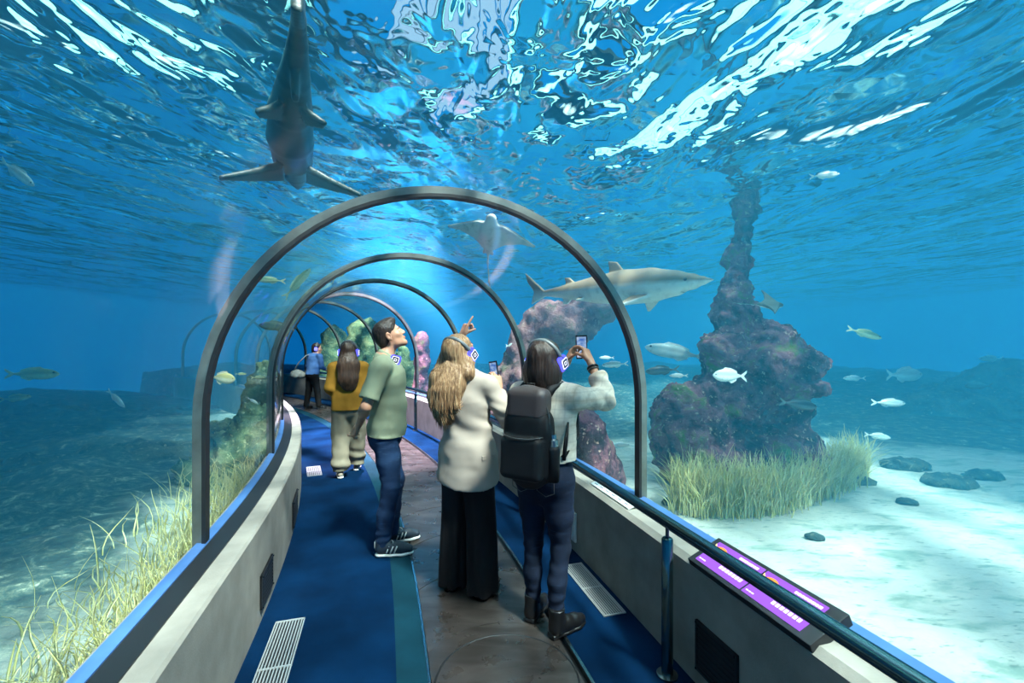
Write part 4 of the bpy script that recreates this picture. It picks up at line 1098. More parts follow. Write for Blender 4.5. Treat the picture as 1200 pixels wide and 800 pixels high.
# phones ------------------------------------------------------------------
M['phone_black'] = mat('phone_black', (.008, .009, .012), .25)
def phone_screen():
    m, nt, out = new_mat('phone_screen'); e = N(nt, 'Emission'); v = coords(nt, (9, 9, 14)); f = noise(nt, v, 2.2, 4)
    nt.links.new(ramp(nt, f, [(.35, (.05, .16, .55)), (.5, (.25, .42, .75)), (.66, (.75, .82, .92))]), e.inputs[0]); e.inputs[1].default_value = .55
    nt.links.new(e.outputs[0], out.inputs[0]); return m
M['phone_screen'] = phone_screen()
def phone(world_M, c, R, label, w=.036, h=.076):
    """R columns: across, up, out of the screen"""
    root = empty('phone', world_M @ Vector(c), 0, label, 'phone'); RM = world_M.to_3x3() @ Matrix(np.array(R).tolist())
    MB().box((0, 0, 0), (w, h, .0042), RM, .003).build('case', M['phone_black'], root)
    MB().box(RM @ Vector((0, 0, .0046)), (w*.82, h*.86, .0006), RM).build('display', M['phone_screen'], root)
    cm = MB().box(RM @ Vector((-w*.5, h*.72, -.0055)), (.013, .014, .0016), RM, .001).build('camera_bump', M['phone_black'], root)
    for i, (a, b) in enumerate(((-.006, .006), (-.006, -.006), (.006, 0))):
        mb = MB(); mb.tube([RM @ Vector((-w*.5+a, h*.72+b, -.0068)), RM @ Vector((-w*.5+a, h*.72+b, -.0078))], .0042, 10); mb.build('lens', M['steel'], cm)
    return root
def root_matrix(o): return Matrix.Translation(o.location) @ o.rotation_euler.to_matrix().to_4x4()

# shoes -------------------------------------------------------------------
def shoe(root, heel, ang, style, L=.28):
    """heel on the ground in the figure's frame, ang turns the toe about z"""
    Rz = rotz(ang); T = lambda V: np.array(V)@Rz.T+np.array(heel); k = L/.28
    S = SDF(.005, .02)
    if style == 'sneaker':
        S.chain([A(0, .045, .060), A(0, .11, .058), A(0, .19, .045), A(0, .245, .038)], [.040, .044, .040, .030], .02, ((0, 0, 1), .92)); S.cone((0, .048, .06), (0, .05, .115), .040, .045, .02, ((0, 1, 0), .9)); S.cut((0, 0, .118), (0, 0.12, 1)); S.cut((0, 0, .022), (0, 0, -1))
        m = M['shoe_navy']
    elif style == 'boot':
        S.chain([A(0, .045, .050), A(0, .12, .05), A(0, .19, .040), A(0, .245, .036)], [.040, .042, .040, .030], .02, ((0, 0, 1), .92)); S.cone((0, .05, .05), (0, .052, .17), .042, .048, .03); S.cut((0, 0, .165), (0, 0, 1)); S.cut((0, 0, .022), (0, 0, -1)); m = M['boot_black']
    else:
        S.chain([A(0, .04, .045), A(0, .12, .045), A(0, .2, .036), A(0, .25, .030)], [.036, .038, .038, .026], .02, ((0, 0, 1), 1.0)); S.cut((0, 0, .085), (0, 0, 1)); S.cut((0, 0, .018), (0, 0, -1)); m = M['shoe_beige'] if style == 'beige' else M['boot_black']
    V, Q = S.run(); o = mesh('boot' if style == 'boot' else 'shoe', T(V*k), Q, m, root, True)
    sole = SDF(.005, .02); sole.chain([A(0, .04, .012), A(0, .12, .012), A(0, .20, .012), A(0, .245, .014)], [.040, .041, .045, .034], .02, ((0, 0, 1), 2.4)); sole.cut((0, 0, .026), (0, 0, 1)); sole.cut((0, 0, .001), (0, 0, -1))
    if style == 'boot': sole.box((0, .035, .018), (.034, .032, .018), None, .006, .005)
    V, Q = sole.run(); mesh('sole', T(V*k), Q, M['sole_white'] if style in ('sneaker', 'beige') else M['boot_black'], o, True)
    if style == 'sneaker':
        for s in (-1, 1):
            for i in range(3):
                y = .085+.028*i; mb = MB()
                P = [A(s*.0445, y, .030), A(s*.0475, y+.010, .055), A(s*.042, y+.022, .080)]
                mb.tube([Vector(T(p*k)) for p in P], .0055*k, 6, True, False, (Vector(T(A(1, 0, 0)))-Vector(T(A(0, 0, 0))), .5)); mb.build('stripe', M['sole_white'], o, True)
        for i in range(5):
            y = .125+.020*i; z = .105-.0125*i; mb = MB(); mb.tube([Vector(T(A(x, y+(.006 if x > 0 else -.006), z-abs(x)*.35)*k)) for x in (-.026, -.01, .01, .026)], .0035*k, 6); mb.build('lace', M['sole_white'], o, True)
        mb = MB(); mb.box(Vector(T(A(0, .004, .085)*k)), (.014*k, .006, .022*k), Matrix(Rz.tolist()), .003); mb.build('heel_tab', M['sole_white'], o)
    return o
M['shoe_navy'] = mat('shoe_navy', (.02, .035, .055), .6, var=.3, vscale=20)
M['boot_black'] = mat('boot_black', (.010, .010, .011), .3, var=.3)
M['shoe_beige'] = mat('shoe_beige', (.30, .25, .19), .7)
M['sole_white'] = mat('sole_white', (.74, .76, .72), .55)

def denim(name, a, b, worn):
    m, nt, out = new_mat(name); p = N(nt, 'BsdfPrincipled'); nt.links.new(p.outputs[0], out.inputs[0]); p.inputs['Roughness'].default_value = .8; p.inputs['Specular IOR Level'].default_value = .2
    f = noise(nt, coords(nt, (1, 1, .6)), 6, 5); g = noise(nt, coords(nt, (1, 1, 6)), 14, 4)
    c = ramp(nt, f, [(.35, a), (.65, b)]); c = mixc(nt, ramp(nt, g, [(.58, 0), (.75, .5)]), c, worn); nt.links.new(c, p.inputs['Base Color'])
    bn = N(nt, 'Bump'); bn.inputs['Strength'].default_value = .25; bn.inputs['Distance'].default_value = .004; nt.links.new(noise(nt, coords(nt), 300, 2), bn.inputs['Height']); nt.links.new(bn.outputs[0], p.inputs['Normal']); return m
DENIM = denim('denim', (.008, .022, .06), (.014, .040, .10), (.05, .10, .18))
DENIM2 = denim('dark_denim', (.004, .008, .018), (.007, .014, .034), (.02, .04, .08))

# ---------------------------------------------------------------- the man in the polo
def yaw_of(f): return math.atan2(-f[0], f[1])
def man():
    root = empty('person', (-.985, 3.50, 0.003), yaw_of((.97, .24)), 'person in a sage green polo shirt and jeans looking up, hands clasped behind', 'person')
    J = dict(pelvis=(0, .02, .95), waist=(0, .045, 1.12), chest=(0, .035, 1.30), neck=(0, .005, 1.47), head=(0, .036, 1.645), shR=(.185, -.015, 1.415), shL=(-.185, -.015, 1.415),
             elR=(.265, -.115, 1.135), wrR=(.075, -.175, .985), elL=(-.265, -.115, 1.135), wrL=(-.060, -.19, .955), kneeR=(.095, .055, .50), kneeL=(-.095, .085, .50),
             ankR=(.10, .0, .085), ankL=(-.10, .06, .085), toeR=(.115, .16, .03), toeL=(-.125, .18, .035))
    HR = rotx(math.radians(27)) @ rotz(math.radians(4))
    hands = [dict(right=True, d=(-.45, -.25, -.85), palm=(-.1, -1, .2), curls=(28, 30, 32, 35), thumb=(.5, .7, .3)), dict(right=False, d=(.75, -.30, -.30), palm=(0, .9, -.3), curls=(30, 32, 34, 36))]
    b = body_mesh(root, J, 1.0, .005, SKIN, False, HR, hands)
    add_face(root, A(*J['head']), HR)
    # polo
    j = {a: np.array(v, float) for a, v in J.items()}
    S = SDF(.0065, .03); fl = ((0, 1, 0), 1.38)
    S.cone((0, .012, .86), (0, .040, 1.10), .190, .167, .04, ((0, 1, 0), 1.28)); S.cone((0, .045, 1.10), (0, .03, 1.31), .168, .172, .04, fl); S.cone((0, .03, 1.31), (0, .0, 1.42), .168, .10, .06, fl)
    for s in 'RL':
        S.cone(j['sh'+s]+A(0, 0, -.01), (0, 0, 1.455), .064, .064, .05)
        e = j['sh'+s]*.17+j['el'+s]*.83; S.cone(j['sh'+s], e, .070, .072, .04)
        ax = unit(j['el'+s]-j['sh'+s]); S.cone(e-ax*.012, e+ax*.004, .0735, .0735, .006)
        lo, hi = (A(.19, -.3, .9), A(.5, .2, 1.27)) if s == 'R' else (A(-.5, -.3, .9), A(-.19, .2, 1.27)); S.cut(e, ax, lo, hi)
    S.cut((0, 0, .880), (0, -.05, -1)); S.cut((0, .03, 1.487), (0, .30, 1), (-.1, -.2, 1.40), (.1, .2, 1.6))
    def sag(P): return .006*np.sin(P[:, 2]*34+3*perlin(P*4))*np.clip((1.15-P[:, 2])*4, 0, 1)*np.clip(np.abs(P[:, 1]+.0)*8, .2, 1)
    finish(S, 'polo_shirt', M['polo'], root, 1, cloth_fold(.009, (6, 6, 9), 1, extra=sag))
    mb = MB(); ring = []
    for a in np.linspace(.25, 2*PI-.25, 26):
        ring.append(Vector((.070*math.sin(a), .012+.064*math.cos(a)+.018, 1.485-.035*math.cos(a))))
    mb.tube(ring, [.012]+[.019]*24+[.012], 10, True, False, ((0, 0, 1), 1.35)); mb.build('collar', M['polo'], root, True)
    # jeans
    S = SDF(.0065, .03); S.cone((0, .015, .90), (0, .02, .96), .160, .155, .03, ((0, 1, 0), 1.30))
    for s, sg in (('R', 1), ('L', -1)):
        S.chain([A(sg*.080, .005, .90), A(sg*.088, .035, .70), j['knee'+s], j['knee'+s]*.5+j['ank'+s]*.5+A(0, -.012, 0), j['ank'+s]+A(0, -.005, 0)], [.092, .086, .068, .063, .054], .03)
    S.ell((0, -.040, .87), (.125, .080, .10), k=.04)
    S.cut((0, 0, .975), (0, 0, 1)); S.cut((0, 0, .075), (0, 0, -1))
    def bunch(P): return .0045*np.sin(P[:, 2]*75+9*perlin(P*6))*(.5+perlin(P*9+3))*1.6*(np.exp(-((P[:, 2]-.16)/.09)**2)+.7*np.exp(-((P[:, 2]-.52)/.09)**2)+.5*np.exp(-((P[:, 2]-.82)/.07)**2))
    finish(S, 'jeans', DENIM, root, 1, cloth_fold(.0035, (9, 9, 20), 2, extra=bunch))
    mb = MB(); mb.tube([Vector((.158*math.cos(a), .018+.122*math.sin(a), .945)) for a in np.linspace(0, 2*PI, 40)[:-1]], .017, 8, False, True, ((0, 0, 1), 1.1)); mb.build('belt', M['boot_black'], root, True)
    shoe(root, (.10, -.062, 0), -.10, 'sneaker', .285); shoe(root, (-.10, .0, 0), .16, 'sneaker', .285)
    # short hair
    S = SDF(.0055, .02); c = j['head']
    W = lambda x, y, z: c+HR @ A(x, y, z)
    S.ell(W(0, -.012, .038), A(.0795, .1005, .0905), HR, .01); S.ell(W(0, -.056, -.015), A(.066, .052, .070), HR, .03); S.ell(W(0, .052, .092), A(.048, .042, .028), HR, .04)
    S.cut(W(0, .090, .070), HR @ A(0, .90, -.62)); S.cut(W(0, -.06, -.078), HR @ A(0, -.1, -1))
    finish(S, 'hair', HAIR_BLACK, root, 1, lambda P: .0035*perlin(P*60)+.002*perlin(P*130))
    WM = root_matrix(root)
    headphones(WM, (0, .075, 1.462), np.array([(1, 0, 0), (0, .3, -.954), (0, .954, .3)]), 'blue lit headphones hanging round the neck above the green polo shirt', .92, .080, (.08, .105))
    return root
M['polo'] = mat('polo', (.25, .285, .19), .85, var=.12, vscale=3, bump=.2, bscale=350, spec=.2)
man()

# ---------------------------------------------------------------- the blond woman in the blazer
M['blazer'] = mat('blazer', (.36, .305, .255), .85, var=.10, vscale=3, bump=.04, bscale=300, spec=.2)
M['black_cloth'] = mat('black_cloth', (.007, .007, .008), .75, var=.2, spec=.25)
def blond():
    root = empty('person', (-.285, 2.93, 0.003), yaw_of((.45, .89)), 'person with long blond hair, beige blazer and wide black trousers pointing up', 'person')
    J = dict(pelvis=(0, 0, .90), waist=(0, 0, 1.04), chest=(-.01, -.005, 1.21), neck=(-.03, -.02, 1.375), head=(-.045, -.020, 1.525), shR=(.155, -.005, 1.325), shL=(-.195, .0, 1.33),
             elR=(.252, .065, 1.095), wrR=(.095, .235, 1.275), elL=(-.215, .28, 1.40), wrL=(-.175, .195, 1.635), kneeR=(.09, .02, .46), kneeL=(-.09, .02, .46),
             ankR=(.10, 0, .09), ankL=(-.10, 0, .09), toeR=(.11, .14, .03), toeL=(-.11, .14, .03))
    j = {a: np.array(v, float) for a, v in J.items()}
    HR = rotz(math.radians(-8)) @ rotx(math.radians(22))
    # pointing hand: fingers run up and to the right of the picture, the index straight
    Rw = rotz(-root.rotation_euler.z)
    dpt = Rw @ A(.38, .10, .92); ppt = Rw @ A(.75, .45, -.30)
    hands = [dict(right=False, d=dpt, palm=ppt, curls=((4, 3, 3), (62, 70, 45), (70, 75, 50), (75, 75, 50)), thumb=(.25, .75, .75), thumb_bend=.8),
             dict(right=True, d=(-.30, .25, .92), palm=(-.75, .5, -.2), curls=((25, 40, 35), (25, 40, 35), (28, 42, 35), (30, 45, 35)), thumb=(.5, .9, .2))]
    body_mesh(root, J, .90, .005, SKIN, True, HR, hands)
    add_face(root, j['head'], HR)
    S = SDF(.0065, .03); fl = ((0, 1, 0), 1.42)
    S.chain([A(.0, .0, .70), A(.0, 0, .88), A(-.005, 0, 1.04), A(-.012, -.005, 1.22)], [.222, .196, .160, .166], .03, fl)
    S.cone((-.015, -.005, 1.22), (-.025, -.01, 1.33), .164, .11, .05, fl)
    for s in 'RL':
        S.cone(j['sh'+s]+A(0, 0, -.008), A(-.03, -.015, 1.375), .062, .056, .05)
        S.cone(j['sh'+s], j['el'+s], .062, .056, .012); S.cone(j['el'+s], j['el'+s]*.12+j['wr'+s]*.88, .056, .046, .012)
        ax = unit(j['wr'+s]-j['el'+s]); c = j['el'+s]*.14+j['wr'+s]*.86; S.cut(c, ax, c-.09, c+.09)
    S.cut((0, 0, .728), (-.10, .30, -1), (-1, -1, .3), (1, 1, .95)); S.cut((-.03, -.02, 1.405), (0, .25, 1), (-.12, -.2, 1.3), (.06, .2, 1.6))
    def drape(P):
        an = np.arctan2(P[:, 1]*1.4, P[:, 0]); return .006*np.sin(an*7+2*perlin(P*3))*np.clip((1.02-P[:, 2])*3, 0, 1)*np.clip((P[:, 2]-.74)*8, 0, 1)+.006*np.sin(P[:, 2]*40+P[:, 0]*22)*np.exp(-((P[:, 2]-1.06)/.10)**2)
    def arm(P):
        d = np.minimum(np.linalg.norm(P-j['elR'], axis=1), np.linalg.norm(P-j['elL'], axis=1)); return .008*np.sin(P[:, 2]*85+P[:, 0]*40+3*perlin(P*6))*np.exp(-(d/.13)**2)
    finish(S, 'blazer', M['blazer'], root, 1, cloth_fold(.008, (6, 6, 8), 4, extra=lambda P: drape(P)+arm(P)))
    mb = MB(); mb.tube([Vector((-.03+.066*math.sin(a), -.018+.058*math.cos(a), 1.385-.030*math.cos(a))) for a in np.linspace(.6, 2*PI-.6, 22)], .017, 8, True, False, ((0, 0, 1), 1.4)); mb.build('lapel_collar', M['blazer'], root, True)
    mb = MB(); mb.box((.183, -.050, .885), (.050, .006, .014), Matrix(rotz(1.15).tolist()), .004); mb.build('pocket_flap', M['blazer'], root)
    # wide trousers
    S = SDF(.0065, .03); S.cone((0, 0, .80), (0, 0, .95), .178, .155, .03, ((0, 1, 0), 1.35))
    for sg in (-1, 1): S.chain([A(sg*.075, 0, .82), A(sg*.096, .005, .45), A(sg*.108, .0, .03)], [.110, .095, .098], .006)
    S.cut((0, 0, .99), (0, 0, 1)); S.cut((0, 0, .02), (0, 0, -1))
    def pleat(P):
        an = np.arctan2(P[:, 1], np.abs(P[:, 0])-.09); return .010*np.sin(an*6+P[:, 2]*2.5+2*perlin(P*np.array([3, 3, 1.2])))*np.clip((.85-P[:, 2])*2, 0, 1)
    finish(S, 'trousers', M['black_cloth'], root, 1, cloth_fold(.004, (8, 8, 3), 5, extra=pleat))
    shoe(root, (.10, -.065, 0), -.1, 'plain', .25); shoe(root, (-.10, -.06, 0), .1, 'plain', .25)
    # long hair
    c = j['head']; W = lambda x, y, z: c+HR @ A(x, y, z)
    S = SDF(.0055, .025)
    S.ell(W(0, -.022, .036), A(.092, .108, .096), HR, .02); S.ell(W(0, -.055, -.04), A(.098, .075, .11), HR, .03)
    q0 = W(0, -.075, -.05)
    S.chain([q0, A(-.055, -.125, 1.33), A(-.065, -.145, 1.22), A(-.055, -.145, 1.12)], [.100, .108, .088, .045], .03, ((0, 1, 0), 2.1))
    S.chain([W(-.06, -.05, -.02), A(-.135, -.115, 1.36), A(-.150, -.13, 1.25), A(-.125, -.15, 1.14)], [.060, .062, .055, .030], .03)
    S.chain([W(.065, -.03, -.03), A(.050, -.080, 1.40), A(.070, -.060, 1.36)], [.052, .042, .018], .03)
    S.cut(W(0, .055, .05), HR @ A(0, 1, -.25), W(0, 0, 0)-.25, W(0, 0, 0)+.25)
    V, Q = S.run(); V = smoothV(V, Q, 1); Nn = normals(V, Q); V = V+Nn*hair_fold(.006, c, (52, 52, 3.0))(V)[:, None]
    rnd = random.Random(3); mb = MB()
    for i in range(240):
        x = rnd.uniform(-.15, .055); f = (x+.06)/.1; z1 = 1.065+.13*abs(f)**1.5+rnd.uniform(-.02, .05); y0 = -.165-.03*(1-min(1, abs(f)))
        hb = W(0, -.115, .03); P = [Vector((hb[0]+(x+.05)*.65, hb[1]+.012+abs(x+.05)*.35, hb[2]+.02)), Vector((x, y0-.015+rnd.uniform(-.01, .005), 1.30)), Vector((x*1.02+rnd.uniform(-.02, .02), y0-.02+rnd.uniform(-.015, .01), 1.19)), Vector((x*.92+rnd.uniform(-.03, .03), y0-.005+rnd.uniform(-.01, .02), z1))]
        P = [P[0]+(P[1]-P[0])*t if t <= 1 else (P[1]+(P[2]-P[1])*(t-1) if t <= 2 else P[2]+(P[3]-P[2])*(t-2)) for t in np.linspace(0, 3, 10)]
        mb.tube(P, [.002]+[.0042]*7+[.003, .0008], 4)
    n = len(V); o = mesh('hair', [tuple(v) for v in V]+[tuple(v) for v in mb.v], [tuple(q) for q in Q]+[tuple(i+n for i in f) for f in mb.f], HAIR_BLOND, root, True)
    WM = root_matrix(root)
    headphones(WM, W(0, -.01, .0), HR @ rotx(math.radians(20)), 'blue lit headphones over the long blond hair', 1.0, .098, (.1, .122))
    hx = unit(np.cross(A(0, .25, .97), Rw @ A(0, 1, 0)))
    ph = j['wrR']+unit(A(-.30, .25, .92))*.125+unit(A(-.75, .5, -.2))*.022
    out = unit(Rw @ A(-.62, -.78, -.05)); up = unit(A(-.12, .1, 1)-out*(A(-.12, .1, 1)@out)); ac = np.cross(up, out)
    phone(WM, ph, np.stack([ac, up, out], 1), 'dark phone held up beside the shoulder of the beige blazer')
    return root
blond()

# ---------------------------------------------------------------- the woman with the backpack
def plaid():
    m, nt, out = new_mat('plaid'); p = N(nt, 'BsdfPrincipled'); nt.links.new(p.outputs[0], out.inputs[0]); p.inputs['Roughness'].default_value = .9; p.inputs['Specular IOR Level'].default_value = .15
    v = coords(nt); f = noise(nt, v, 40, 3); c = ramp(nt, f, [(.3, (.47, .43, .35)), (.7, (.60, .56, .46))])
    for ax, prof in (('Z', 14.0), ('X', 14.0)):
        w = N(nt, 'TexWave'); w.wave_type = 'BANDS'; w.bands_direction = ax; w.inputs['Scale'].default_value = prof/2.0; w.inputs['Distortion'].default_value = .6; nt.links.new(v, w.inputs[0])
        c = mixc(nt, ramp(nt, w.outputs['Fac'], [(.90, 0), (.98, .22)]), c, (.22, .22, .20))
        w2 = N(nt, 'TexWave'); w2.wave_type = 'BANDS'; w2.bands_direction = ax; w2.inputs['Scale'].default_value = prof/6; w2.inputs['Distortion'].default_value = .6; nt.links.new(v, w2.inputs[0])
        c = mixc(nt, ramp(nt, w2.outputs['Fac'], [(.86, 0), (.97, .22)]), c, (.42, .28, .16))
    nt.links.new(c, p.inputs['Base Color']); return m
M['plaid'] = plaid()
M['backpack'] = mat('backpack', (.006, .007, .008), .6, spec=.25, col2=(.010, .010, .011), bump=.07, bscale=250, vscale=3)
M['backpack_top'] = mat('backpack_top', (.05, .036, .034), .5, bump=.2, bscale=300)
M['zip'] = mat('zip', (.05, .055, .055), .5)
def backpacker():
    root = empty('person', (.185, 2.56, 0.003), yaw_of((.55, .835)), 'person with dark bobbed hair and plaid jacket raising both arms to film', 'person')
    J = dict(pelvis=(0, .01, .88), waist=(0, .01, 1.03), chest=(0, .0, 1.19), neck=(0, -.015, 1.345), head=(.005, .005, 1.490), shR=(.165, .005, 1.295), shL=(-.165, .02, 1.295),
             elR=(.255, .25, 1.265), wrR=(.125, .345, 1.475), elL=(-.19, .25, 1.25), wrL=(-.045, .37, 1.465), kneeR=(.085, .03, .45), kneeL=(-.085, .02, .45),
             ankR=(.085, -.03, .10), ankL=(-.085, .02, .10), toeR=(.14, .10, .03), toeL=(-.10, .15, .03))
    j = {a: np.array(v, float) for a, v in J.items()}
    HR = rotz(math.radians(-4)) @ rotx(math.radians(12))
    hands = [dict(right=True, d=(-.50, .25, .83), palm=(-.80, .05, -.45), curls=((30, 38, 30), (34, 42, 35), (38, 45, 35), (42, 48, 35)), thumb=(.15, .75, .6)),
             dict(right=False, d=(.42, .05, .90), palm=(.90, .05, -.35), curls=((22, 30, 25), (28, 38, 30), (34, 42, 32), (40, 45, 35)), thumb=(.2, .75, .6))]
    body_mesh(root, J, .88, .005, SKIN2, True, HR, hands)
    add_face(root, j['head'], HR)
    S = SDF(.0065, .03); fl = ((0, 1, 0), 1.42)
    S.chain([A(.0, .01, .93), A(0, .01, 1.03), A(0, .0, 1.19)], [.185, .172, .176], .03, fl); S.cone((0, 0, 1.19), (0, -.01, 1.30), .172, .11, .06, fl)
    for s in 'RL':
        S.cone(j['sh'+s]+A(0, 0, -.008), A(0, -.01, 1.345), .060, .054, .05); S.cone(j['sh'+s], j['el'+s], .066, .062, .035); c = j['el'+s]*.42+j['wr'+s]*.58; S.cone(j['el'+s], c+A(0, 0, .03), .062, .054, .02)
        S.cut(c, unit(j['wr'+s]-j['el'+s]), c-.10, c+.10)
    S.cut((0, 0, .945), (0, .05, -1)); S.cut((0, -.02, 1.372), (0, .25, 1), (-.1, -.2, 1.28), (.1, .2, 1.6))
    def arm(P):
        d = np.minimum(np.linalg.norm(P-j['elR'], axis=1), np.linalg.norm(P-j['elL'], axis=1)); return .008*np.sin(P[:, 1]*60+P[:, 2]*45+3*perlin(P*6))*np.exp(-(d/.15)**2)
    finish(S, 'plaid_jacket', M['plaid'], root, 1, cloth_fold(.009, (7, 7, 9), 7, extra=arm))
    mb = MB(); mb.tube([Vector((.064*math.sin(a), -.015+.056*math.cos(a), 1.355-.028*math.cos(a))) for a in np.linspace(.6, 2*PI-.6, 22)], .017, 8, True, False, ((0, 0, 1), 1.4)); mb.build('lapel_collar', M['plaid'], root, True)
    S = SDF(.006, .03); S.cone((0, .005, .84), (0, .01, .96), .165, .150, .03, ((0, 1, 0), 1.35))
    for sg, s in ((1, 'R'), (-1, 'L')):
        S.chain([A(sg*.078, .0, .83), A(sg*.084, .012, .64), j['knee'+s], j['knee'+s]*.5+j['ank'+s]*.5+A(0, -.012, 0), j['ank'+s]], [.099, .077, .053, .051, .041], .025)
        S.ell((sg*.075, -.062, .85), (.078, .068, .085), k=.04)
    S.cut((0, 0, .98), (0, 0, 1)); S.cut((0, 0, .10), (0, 0, -1))
    def bunch(P): return .003*np.sin(P[:, 2]*90+9*perlin(P*6))*(.5+perlin(P*9+3))*1.6*(np.exp(-((P[:, 2]-.17)/.10)**2)+np.exp(-((P[:, 2]-.44)/.09)**2)+.5*np.exp(-((P[:, 2]-.72)/.06)**2))
    finish(S, 'jeans', DENIM2, root, 1, cloth_fold(.003, (9, 9, 22), 8, extra=bunch))
    for sg in (-1, 1):
        mb = MB(); P = [(-.05, .885), (.05, .885), (.052, .80), (0, .775), (-.052, .80)]
        V = [Vector((sg*.078+x, -.132-.0*abs(z), z)) for x, z in P]; mb.tube(V, .0022, 5, False, True); mb.build('pocket_stitching', M['zip'], root, True)
    shoe(root, (.08, -.085, 0), -.38, 'boot', .255); shoe(root, (-.085, -.035, 0), .12, 'boot', .255)
    c = j['head']; W = lambda x, y, z: c+HR @ A(x, y, z)
    S = SDF(.0055, .025); S.ell(W(0, -.020, .034), A(.090, .106, .094), HR, .02); S.ell(W(0, -.040, -.045), A(.102, .088, .12), HR, .03)
    S.chain([W(0, -.06, -.06), W(0, -.062, -.165)], [.110, .103], .03, ((0, 1, 0), 1.35)); S.cut(W(0, 0, -.195), HR @ A(0, .25, -1))
    S.cut(W(0, .060, .05), HR @ A(0, 1, -.22)); S.ell(W(0, .06, -.10), A(.07, .075, .15), HR, .015, sub=True)
    finish(S, 'hair', HAIR_BROWN_D, root, 1, hair_fold(.007, c, (40, 40, 3)))
    for z in (.0, .018):
        a = j['elR']*.17+j['wrR']*.83-unit(j['wrR']-j['elR'])*z; ax = unit(j['wrR']-j['elR']); u = unit(np.cross(ax, A(0, 0, 1))); w = np.cross(ax, u)
        mb = MB(); mb.tube([Vector(a+u*.030*math.cos(t)+w*.030*math.sin(t)) for t in np.linspace(0, 2*PI, 21)[:-1]], .005 if z else .007, 8, False, True); mb.build('bracelet', M['boot_black'] if not z else M['zip'], root, True)
    WM = root_matrix(root)
    headphones(WM, W(0, -.005, .0), HR @ rotx(math.radians(14)), 'blue lit headphones on the dark bobbed hair', 1.0, .100, (.1, .119))
    Rw = rotz(-root.rotation_euler.z)
    ph = (j['wrR']+j['wrL'])/2+A(.0, .045, .092); out = unit(Rw @ A(-.12, -1, -.12)); up = unit(A(-.10, .12, 1)-out*(A(-.10, .12, 1)@out)); ac = np.cross(up, out)
    phone(WM, ph, np.stack([ac, up, out], 1), 'phone with a bright screen held up in both hands')
    # backpack
    bp = empty('backpack', WM @ Vector((0, -.12, .86)), root.rotation_euler.z, 'black backpack worn over the plaid jacket', 'backpack')
    S = SDF(.006, .03); tilt = rotx(math.radians(-4))
    S.chain([A(0, -.055, .10), A(0, -.06, .26), A(0, -.055, .40)], [.146, .138, .098], .03, ((0, 1, 0), 2.1)); S.box((0, -.055, .375), (.108, .050, .105), tilt, .042, .04); S.box((0, -.055, .24), (.132, .058, .12), tilt, .045, .04); S.box((0, -.055, .10), (.135, .058, .085), tilt, .05, .03); S.box((0, -.125, .135), (.126, .040, .115), tilt, .038, .015)
    finish(S, 'bag_body', M['backpack'], bp, 1, cloth_fold(.005, (7, 7, 7), 9))
    S = SDF(.006, .03); S.chain([A(0, -.0575, .30), A(0, -.055, .40)], [.133, .108], .01, ((0, 1, 0), 2.0)); S.box((0, -.055, .378), (.121, .0635, .117), rotx(math.radians(-4)), .050, .02); S.cut((0, 0, .385), (0, .35, -1)); finish(S, 'top_panel', M['backpack_top'], bp, 2)
    mb = MB(); mb.tube([Vector((x, -.162+.05*(x/.125)**4, .252-.012*(1-(x/.125)**2))) for x in np.linspace(-.122, .122, 17)], .0035, 6); mb.build('zip', M['zip'], bp, True)
    mb = MB(); mb.tube([Vector((.137*math.sin(a), -.075, .30+.20*math.cos(a))) for a in np.linspace(-1.9, 1.9, 30)], .004, 6); mb.build('zip', M['zip'], bp, True)
    for sg in (-1, 1):
        mb = MB(); mb.tube([Vector((sg*.065, .000, .43)), Vector((sg*.080, .045, .485)), Vector((sg*.096, .115, .510)), Vector((sg*.108, .205, .475)), Vector((sg*.125, .235, .40)), Vector((sg*.165, .18, .22)), Vector((sg*.150, .05, .12))], [.030, .034, .034, .034, .028, .018, .015], 10, True, False, ((0, .25, .97), .38))
        mb.build('shoulder_strap', M['backpack'], bp, True)
    mb = MB(); mb.tube([Vector((.0, -.02, .47)), Vector((.018, -.03, .512)), Vector((-.018, -.03, .512)), Vector((-.0, -.02, .47))], .008, 8); mb.build('haul_loop', M['backpack'], bp, True)
    mb = MB(); mb.tube([Vector((.178, .055, .31)), Vector((.182, .02, .22)), Vector((.180, .0, .12))], [.006, .012, .011], 8); mb.build('strap_end', M['backpack'], bp, True)
    mb = MB(); mb.tube([Vector((.150, -.06, .02)), Vector((.152, -.06, .18)), Vector((.150, -.06, .20))], [.030, .033, .028], 14); pk = mb.build('side_pocket', M['backpack'], bp, True)
    mb = MB(); mb.tube([Vector((.150, -.06, .20)), Vector((.150, -.06, .235)), Vector((.150, -.06, .24)), Vector((.150, -.06, .262))], [.026, .026, .017, .016], 14); autosmooth(mb.build('bottle_top', M['steel'], bp, True), 40)
    return root
HAIR_BROWN_D = hair_mat('hair_dark_brown', (.010, .006, .005), (.024, .014, .010), (.055, .032, .022))
backpacker()

